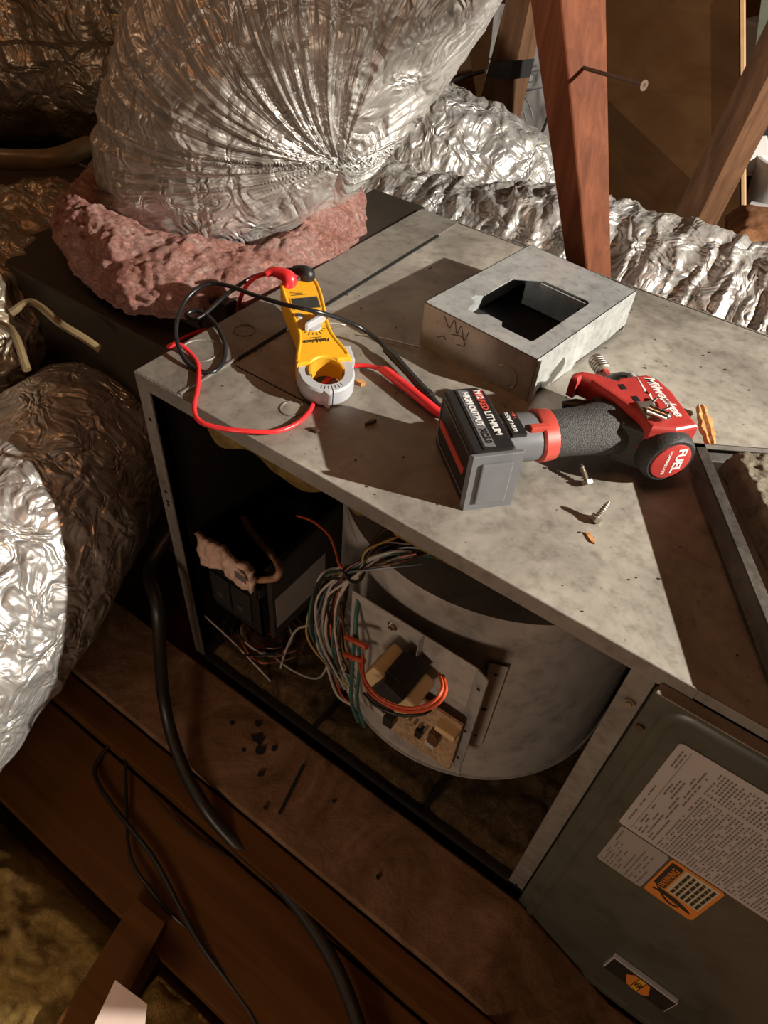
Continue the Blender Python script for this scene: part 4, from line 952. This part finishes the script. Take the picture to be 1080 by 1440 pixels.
for pts in ([(-0.2758,0.0331,-0.0600), (-0.2618,0.0560,-0.0500), (-0.1983,0.0485,-0.0500), (-0.1685,0.0554,-0.0600), (-0.1476,0.0604,-0.0700)], [(-0.2647,0.0110,-0.0600), (-0.2179,0.0007,-0.0500), (-0.1770,-0.0185,-0.0700)]):
    s = MB(); s.tube(pts, .0048, 8, 6); s.done('tape_strand', M['tape'], o)
b5 = [(-1.5, .20, .02), (-1.2, .42, .06), (-.95, .60, .06), (-.72, .74, .08), (-.55, .95, .12)]
o = duct('foil_duct', b5, .22, M['foil_yellow'], 'bronze lit foil duct in the top left corner', ns=260, nt_=200, pleat=.012, pf=16, ang=1.8, crumple=.03, cf=7, seed=53)
s = MB(); s.tube([(-0.8500,0.4474,0.1143), (-0.8500,0.4681,0.0977), (-0.8500,0.4974,0.0826), (-0.8500,0.5381,0.0523)], .010, 10, 5); s.done('tape_band', simple('clear duct tie', (.55, .50, .38), .35), o)
b6 = [(-1.15, .55, -.16), (-.92, .47, -.17), (-.72, .45, -.16), (-.56, .50, -.14)]
s = MB(); s.tube([(-0.6829,0.2756,-0.0500), (-0.6381,0.3089,-0.0500), (-0.6075,0.3533,-0.0500), (-0.6144,0.4224,-0.0500)], .016, 12, 6); tag(s.done('duct_flange', M['tape']), 'dull olive duct rim under the top left foil duct', 'duct rim')
s = MB(); s.box((-1.6, .3, -.55), (-.60, 1.2, -.16), bev=.01); tag(s.done('duct_board_box', simple('brown duct board', (.07, .05, .03), .8)), 'dark brown duct board trunk beyond the plenum at left', 'duct')

# ================================================================ WOOD POST, BRACE, STUDS, PANEL
def beam(name, bot, top, depth, mat, label, cat, parent=None):
    """bot/top: left, right points of the front face; depth vector = thickness"""
    a, b = [Vector(p) for p in bot]; c, d = [Vector(p) for p in top]; w = Vector(depth)
    n = 12; v = []
    for i in range(n + 1):
        t = i / n; l, r = a.lerp(c, t), b.lerp(d, t)
        v += [l, r, r + w, l + w]
    f = [(0, 3, 2, 1), tuple(4 * n + k for k in range(4))]
    for i in range(n):
        for k in range(4): f.append((i * 4 + k, i * 4 + (k + 1) % 4, i * 4 + 4 + (k + 1) % 4, i * 4 + 4 + k))
    s = MB(); s.add(v, f); o = s.done(name, mat, parent)
    bv = o.modifiers.new('bevel', 'BEVEL'); bv.width = .0015; bv.segments = 2; bv.limit_method = 'ANGLE'
    return tag(o, label, cat) if cat else o
# narrow face (+x side) faces right and is lit, wide dark face looks to the viewer
pb0, pb1 = Vector((.206, .545, -.30)), Vector((.244, .545, -.30))
A0, A1 = Vector((0.2123,0.5450,-0.0122)), Vector((0.2426,0.5450,-0.0086)); A2 = Vector((0.2699,0.5750,-0.0236))
T0_, T1_ = Vector((0.0944,0.5450,0.2576)), Vector((0.1329,0.5450,0.2639)); T2_ = Vector((0.1630,0.6000,0.2624))
def ext(p, q, k): return p + (q - p) * k
ring_b = [ext(T0_, A0, 2.0), ext(T1_, A1, 2.0), ext(T2_, A2, 2.0)]; ring_t = [ext(A0, T0_, 5.0), ext(A1, T1_, 5.0), ext(A2, T2_, 5.0)]
n = 24; v = []
for i in range(n + 1):
    t = i / n; p = [b.lerp(c, t) for b, c in zip(ring_b, ring_t)]
    v += [p[0], p[1], p[2], p[0] + (p[2] - p[1])]
f = [(0, 3, 2, 1), tuple(4 * n + k for k in range(4))]
for i in range(n):
    for k in range(4): f.append((i * 4 + k, i * 4 + (k + 1) % 4, i * 4 + 4 + (k + 1) % 4, i * 4 + 4 + k))
s = MB(); s.add(v, f); post = tag(s.done('wood_post', M['post']), 'reddish wooden truss post with a long nail, standing behind the furnace', 'post')
bv = post.modifiers.new('bevel', 'BEVEL'); bv.width = .002; bv.segments = 2; bv.limit_method = 'ANGLE'
s = MB(); na, nb_ = Vector((0.1674,0.5650,0.2017)), Vector((0.2575,0.5200,0.2110)); s.cyl(na, nb_, .0022, .0022, 10); s.cyl(nb_ - (nb_ - na).normalized() * .0015, nb_, .0055, .0055, 14); s.done('nail', M['rust'], post)
# diagonal brace
def strip(name, quad, depth, mat, label, cat):
    a, b, c, d = [Vector(p) for p in quad]
    s = MB(); w = Vector(depth); v = [a, b, c, d, a + w, b + w, c + w, d + w]
    s.add(v, [(0, 1, 2, 3), (7, 6, 5, 4), (0, 4, 5, 1), (1, 5, 6, 2), (2, 6, 7, 3), (3, 7, 4, 0)])
    o = s.done(name, mat); return tag(o, label, cat) if cat else o
strip('wood_brace', [(0.2251,1.0000,-0.1269), (0.2676,1.0000,-0.1223), (0.3144,0.9400,0.2750), (0.2818,0.9400,0.2855)], (.03, .035, 0.01), M['post_old'], 'diagonal weathered wooden brace at upper right in front of the brown panel', 'brace')
ply = strip('plywood_panel', [(-0.2970,1.4200,-0.4441), (0.3082,1.3000,-0.1976), (0.0626,1.5800,0.1808), (-0.6942,1.7000,0.0878)], (0.0, .012, 0.0), M['ply'], 'large dark brown plywood sheet behind the post and brace', 'plywood')
q = strip('raw_edge', [(0.3083,1.2990,-0.1972), (0.3136,1.2990,-0.1955), (0.0698,1.5790,0.1819), (0.0628,1.5790,0.1809)], (0, .013, 0), M['ply_edge'], None, None); q.parent = ply
st = strip('wall_stud', [(-0.2573,1.1000,-0.1465), (-0.1851,1.1000,-0.1346), (-0.1780,1.1200,0.1783), (-0.2231,1.1200,0.1821)], (.02, .03, 0), M['post_old'], 'orange brown stud wrapped with a black strap, behind the big duct', 'stud')
s = MB(); s.tube([(-0.3415,1.0500,-0.0278), (-0.2896,1.0700,0.0003), (-0.2363,1.0850,0.0238)], .004, 6, 4)
sp_ = strip('black_strap', [(-0.2298,1.0850,0.0152), (-0.1779,1.0850,0.0212), (-0.1755,1.0850,0.0532), (-0.2235,1.0850,0.0412)], (.02, .05, 0), M['strap'], 'black strap wrapped round the stud behind the big duct', 'strap')
s.done('strap_tail', M['strap'], sp_)
# printed insulation bag
bg0 = [(-0.2921,1.2400,-0.2403), (-0.0639,1.2400,-0.1949), (-0.1723,1.3400,0.0967), (-0.3508,1.3400,0.0817)]
bag = slab('insulation_bag', bg0, (50, 50), .03, M['bag'], None, amp=.008, f=14, seed=71, up=(0, -1, 0)); tag(bag, 'grey white printed plastic insulation bag between stud and post', 'bag')
bd1 = (Vector(bg0[1]) - Vector(bg0[0])).normalized(); bu1 = (Vector(bg0[3]) - Vector(bg0[0])).normalized()
off = Vector((0, -.045, 0))
text('lettering', 'URAL', .036, Vector((-0.2898,1.3000,-0.0082)) + off, bd1, bu1, M['bag_ink'], bag, bold=.0008)
text('lettering', 'OGRID', .026, Vector((-0.2799,1.3000,-0.0369)) + off, bd1, bu1, M['bag_ink'], bag, bold=.0008)
def bagpt(u, v_):
    a, b, c, d = [Vector(p) for p in bg0]; return a.lerp(b, u).lerp(d.lerp(c, u), v_) + off
for r1, r2, w in ((.17, .20, 0), (.11, .135, 0), (.05, .07, 0)):
    s = MB(); s.tube([bagpt(.45 + r1 * math.cos(a) * 1.3, .36 + r2 * math.sin(a)) for a in np.linspace(.3, 5.6, 20)], .0016, 5, 3); s.done('printed_figure', M['bag_ink'], bag)
s = MB(); s.tube([bagpt(.0 + .2 * t, .48 + .1 * t) for t in (0, .5, 1)], .004, 5, 3); s.done('blue_print', M['bag_blue'], bag)
s = MB(); s.tube([bagpt(.25, .70), bagpt(.5, .68), bagpt(.85, .72)], .0014, 5, 3); s.tube([bagpt(.3, .60), bagpt(.6, .59), bagpt(.8, .61)], .0012, 5, 3); s.done('printed_line', M['bag_ink'], bag)
s = MB(); s.tube([(-0.1253,1.1500,-0.1030), (-0.1131,1.1500,-0.0654), (-0.1074,1.1500,-0.0241)], .003, 6, 4); tag(s.done('black_rod', M['strap']), 'short black rod standing in front of the printed bag', 'rod')
# clutter beyond the panel at right
bk = thing('plastic_bucket', 'pale grey plastic bucket in the far clutter at the right edge', 'bucket', (0.3319,1.4500,-0.2004))
s = MB(); n = 28; v = []
for (r_, z_) in ((.060, 0), (.075, .10), (.079, .10), (.079, .112), (.070, .112), (.056, .006)):
    for i in range(n): v.append((r_ * math.cos(2 * math.pi * i / n), r_ * math.sin(2 * math.pi * i / n), z_))
f = [(k * n + i, k * n + (i + 1) % n, (k + 1) * n + (i + 1) % n, (k + 1) * n + i) for k in range(5) for i in range(n)] + [tuple(range(n))[::-1], tuple(range(5 * n, 6 * n))]
s.add(v, f, True); s.done('pail', M['bucket'], bk)
s = MB(); s.tube([(.078 * math.cos(a), .02 - .0 * a, .10 - .05 * math.sin(a)) for a in np.linspace(0, math.pi, 12)], .002, 6, 3); s.done('handle', M['steel_d'], bk)
s = MB(); s.box((-.03, -.03, -.02), (.02, .03, .03), Matrix.Translation((0.2538,1.4500,-0.1040)) @ Matrix.Rotation(.5, 4, 'X') @ Rz(.5), .004); tag(s.done('white_carton', M['white']), 'small white carton lying on top of the pale bucket', 'carton')
s = MB(); s.cyl((0.2940,1.3800,-0.1867), (0.3638,1.3800,-0.1804), .022, .022, 24); tag(s.done('paper_roll', M['bucket']), 'grey white roll lying below the bucket at the right edge', 'roll')
slab('brown_insulation', [(0.3387,0.9500,-0.0939), (0.4863,0.9500,-0.0861), (0.4440,1.2000,-0.1130), (0.2819,1.2000,-0.1434)], (50, 30), .03, fluff('brown batt', [(.12, .05, .02), (.26, .12, .06), (.34, .17, .09)], 10, .6), None, amp=.012, f=10, seed=81, edge=.03)
tag(bpy.data.objects['brown_insulation'], 'reddish brown batt beyond the back duct at the right edge', 'insulation')
strip('roof_rafter', [(0.1771,1.7000,-0.1522), (0.2053,1.7000,-0.1532), (0.1088,1.7000,0.2008), (0.0776,1.7000,0.1964)], (.02, .05, 0), simple('green grey lumber', (.14, .15, .11), .7), 'pale greenish rafter behind the brace at the right edge', 'rafter')
s = MB(); s.tube([(0.1778,1.5000,-0.0175), (0.2154,1.5000,-0.0200), (0.2616,1.5000,-0.0231)], .004, 6, 3); tag(s.done('metal_rod', M['steel_d']), 'thin grey rod crossing the dark gap at the right edge', 'rod')
# far dark clutter
for k, (a, y_, sz, c_, lb) in enumerate((((0.2102,1.6000,-0.0890), 0, .05, 'black', 'black lump of stored clutter above the bucket'), ((0.1002,1.9000,0.0127), 0, .08, 'rust', 'rust brown stored box high at the right edge'))):
    s = MB(); s.box((-sz, -sz * .6, -sz * .6), (sz, sz * .6, sz * .6), Matrix.Translation(a) @ Rz(.4 + k), .006); tag(s.done('stored_item', M[c_]), lb, 'clutter')
# something orange at top left above the duct
strip('roof_brace', [(-1.4855,1.1000,-0.1655), (-1.1875,1.1000,-0.1125), (-1.0359,1.1000,0.0904), (-1.4061,1.1000,0.0673)], (.02, .05, 0), M['post'], 'lit orange timber seen between the foil ducts at the top left', 'timber')

s = MB(); s.box((1.36, .02, .675), (1.40, .530, .83), None, .002); tag(s.done('shade_beam', M['post_old']), 'unseen timber beam added beyond the right edge to shade the upper duct', 'beam')  # out-of-view blocker, added to cast the shadow on the big duct

# ================================================================ LOWER FRONT: ledge, boards, batts
led = slab('ledge_board', [(-.30, -.128, -.53), (.95, -.128, -.53), (.95, -.0105, -.53), (-.30, -.0105, -.53)], (260, 40), .024, M['pink_old'], None, amp=.004, f=18, seed=91)
for vtx in led.data.vertices:      # the right end sags away below the closed door
    k_ = max(0.0, vtx.co.x - .552); vtx.co.z -= min(.09, k_ * .62)
led.data.update()
tag(led, 'dirty faced insulation board ledge below the open furnace front', 'board')
s = MB(); s.box((-.002, 0, 0), (.002, .07, .002), Matrix.Translation((.255, -.105, -.5045)) @ Rz(.25)); s.done('seam', M['hole'], led)
rnd = random.Random(3)
for (x_, y_, r_) in ((.165, -.045, .010), (.178, -.055, .007), (.19, -.042, .004), (.20, -.080, .004), (.16, -.07, .003), (.40, -.09, .003), (.30, -.05, .003), (.235, -.11, .003), (.12, -.05, .004), (.15, -.03, .006)):
    s = MB(); s.prism([(r_ * math.cos(a) * rnd.uniform(.5, 1.3), r_ * math.sin(a) * rnd.uniform(.5, 1.3)) for a in np.linspace(0, 5.6, 9)], 0, .004, Matrix.Translation((x_, y_, -.5075))); s.done('soot_clump', M['hole'], led)
def plank(lo, hi, rot, label, mat='wood_x', name='joist'):
    s = MB(); s.box(lo, hi, None, .002); o = s.done(name, M[mat]); o.rotation_euler = rot; return tag(o, label, 'joist', 'timbers in front of the furnace')
plank((-.5, -.168, -.62), (.60, -.131, -.520), (0, 0, 0), 'dark timber joist right against the ledge board')
plank((-.5, -.300, -.62), (.56, -.172, -.548), (0, 0, 0), 'wide dark brown plank in front of the ledge, under the black cable', name='plank')
bt1 = slab('yellow_batt', [(-.15, -.62, -.60), (.215, -.62, -.60), (.215, -.315, -.60), (-.15, -.315, -.60)], (130, 110), .045, M['yellow'], None, amp=.030, f=13, seed=101, edge=.03); tag(bt1, 'rumpled yellow insulation batt at the lower left', 'insulation')
s = MB(); s.box((0, -.012, 0), (.22, .012, .05), Matrix.Translation((.235, -.47, -.585)) @ Rz(math.radians(92)), .002); 
bb = strip('wood_block', [(0.2101,-0.4307,-0.5300), (0.2615,-0.4080,-0.5300), (0.2253,-0.2748,-0.5300), (0.1762,-0.2769,-0.5300)], (0, 0, -.05), M['wood_x'], 'short reddish timber block at the bottom left beside the white paper', 'block')
pw = strip('paper_scrap', [(0.2494,-0.3919,-0.5000), (0.3032,-0.3710,-0.5000), (0.2778,-0.3418,-0.5000), (0.2334,-0.3471,-0.5000)], (0, 0, -.001), M['paper'], 'white paper scrap at the bottom edge', 'paper')
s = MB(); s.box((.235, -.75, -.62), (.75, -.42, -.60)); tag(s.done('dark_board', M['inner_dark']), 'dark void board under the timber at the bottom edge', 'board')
bt2 = slab('yellow_batt', [(.24, -.60, -.61), (.60, -.60, -.61), (.60, -.312, -.60), (.24, -.312, -.60)], (80, 60), .015, M['yellow'], None, amp=.018, f=13, seed=111, edge=.03); tag(bt2, 'thin yellow insulation strip at the bottom centre', 'insulation')
# cables
s = MB(); s.tube([(-.035, .20, -.30), (-.030, .09, -.26), (-.022, -.02, -.29), (0.0428,-0.0700,-0.2885), (0.0523,-0.1000,-0.4375), (0.1032,-0.1317,-0.4850), (0.1702,-0.1552,-0.5000), (0.2281,-0.1607,-0.5250), (0.2942,-0.1616,-0.5300), (0.3538,-0.1714,-0.5300), (0.4032,-0.1856,-0.5300), (0.4432,-0.2037,-0.5300), (0.4796,-0.2255,-0.5300), (0.5108,-0.2482,-0.5300)], .0080, 16, 10)
tag(s.done('black_cable', M['cable']), 'thick black cable curving down over the planks', 'cable')
s = MB(); s.tube([(-0.0079,-0.1510,-0.5400), (0.0020,-0.1958,-0.5400), (0.0294,-0.2121,-0.5400), (0.0861,-0.2221,-0.5400), (0.1541,-0.2315,-0.5400), (0.2182,-0.2499,-0.5400), (0.2677,-0.2638,-0.5450), (0.3211,-0.2721,-0.5500), (0.3673,-0.2803,-0.5500), (0.3944,-0.2925,-0.5500)], .0030, 8, 8); tag(s.done('thin_cable', M['cable']), 'thin dark cable wandering over the outer planks', 'cable')
s = MB(); s.tube([(-0.0118,-0.1540,-0.5400), (0.0203,-0.1625,-0.5400), (0.0905,-0.2188,-0.5400), (0.1363,-0.2502,-0.5400), (0.1854,-0.2596,-0.5400), (0.2185,-0.2626,-0.5450), (0.2433,-0.2617,-0.5500), (0.2961,-0.2640,-0.5500), (0.3470,-0.2702,-0.5500)], .0022, 8, 8); tag(s.done('thin_cable', M['cable']), 'thinner second cable left of the wandering dark one', 'cable')
s = MB(); s.tube([(0.0842,-0.1754,-0.5420), (0.1652,-0.1827,-0.5450), (0.2371,-0.1724,-0.5450)], .0012, 6, 6); tag(s.done('thin_wire', M['cable']), 'hair thin wire crossing beneath the thick black cable', 'wire')
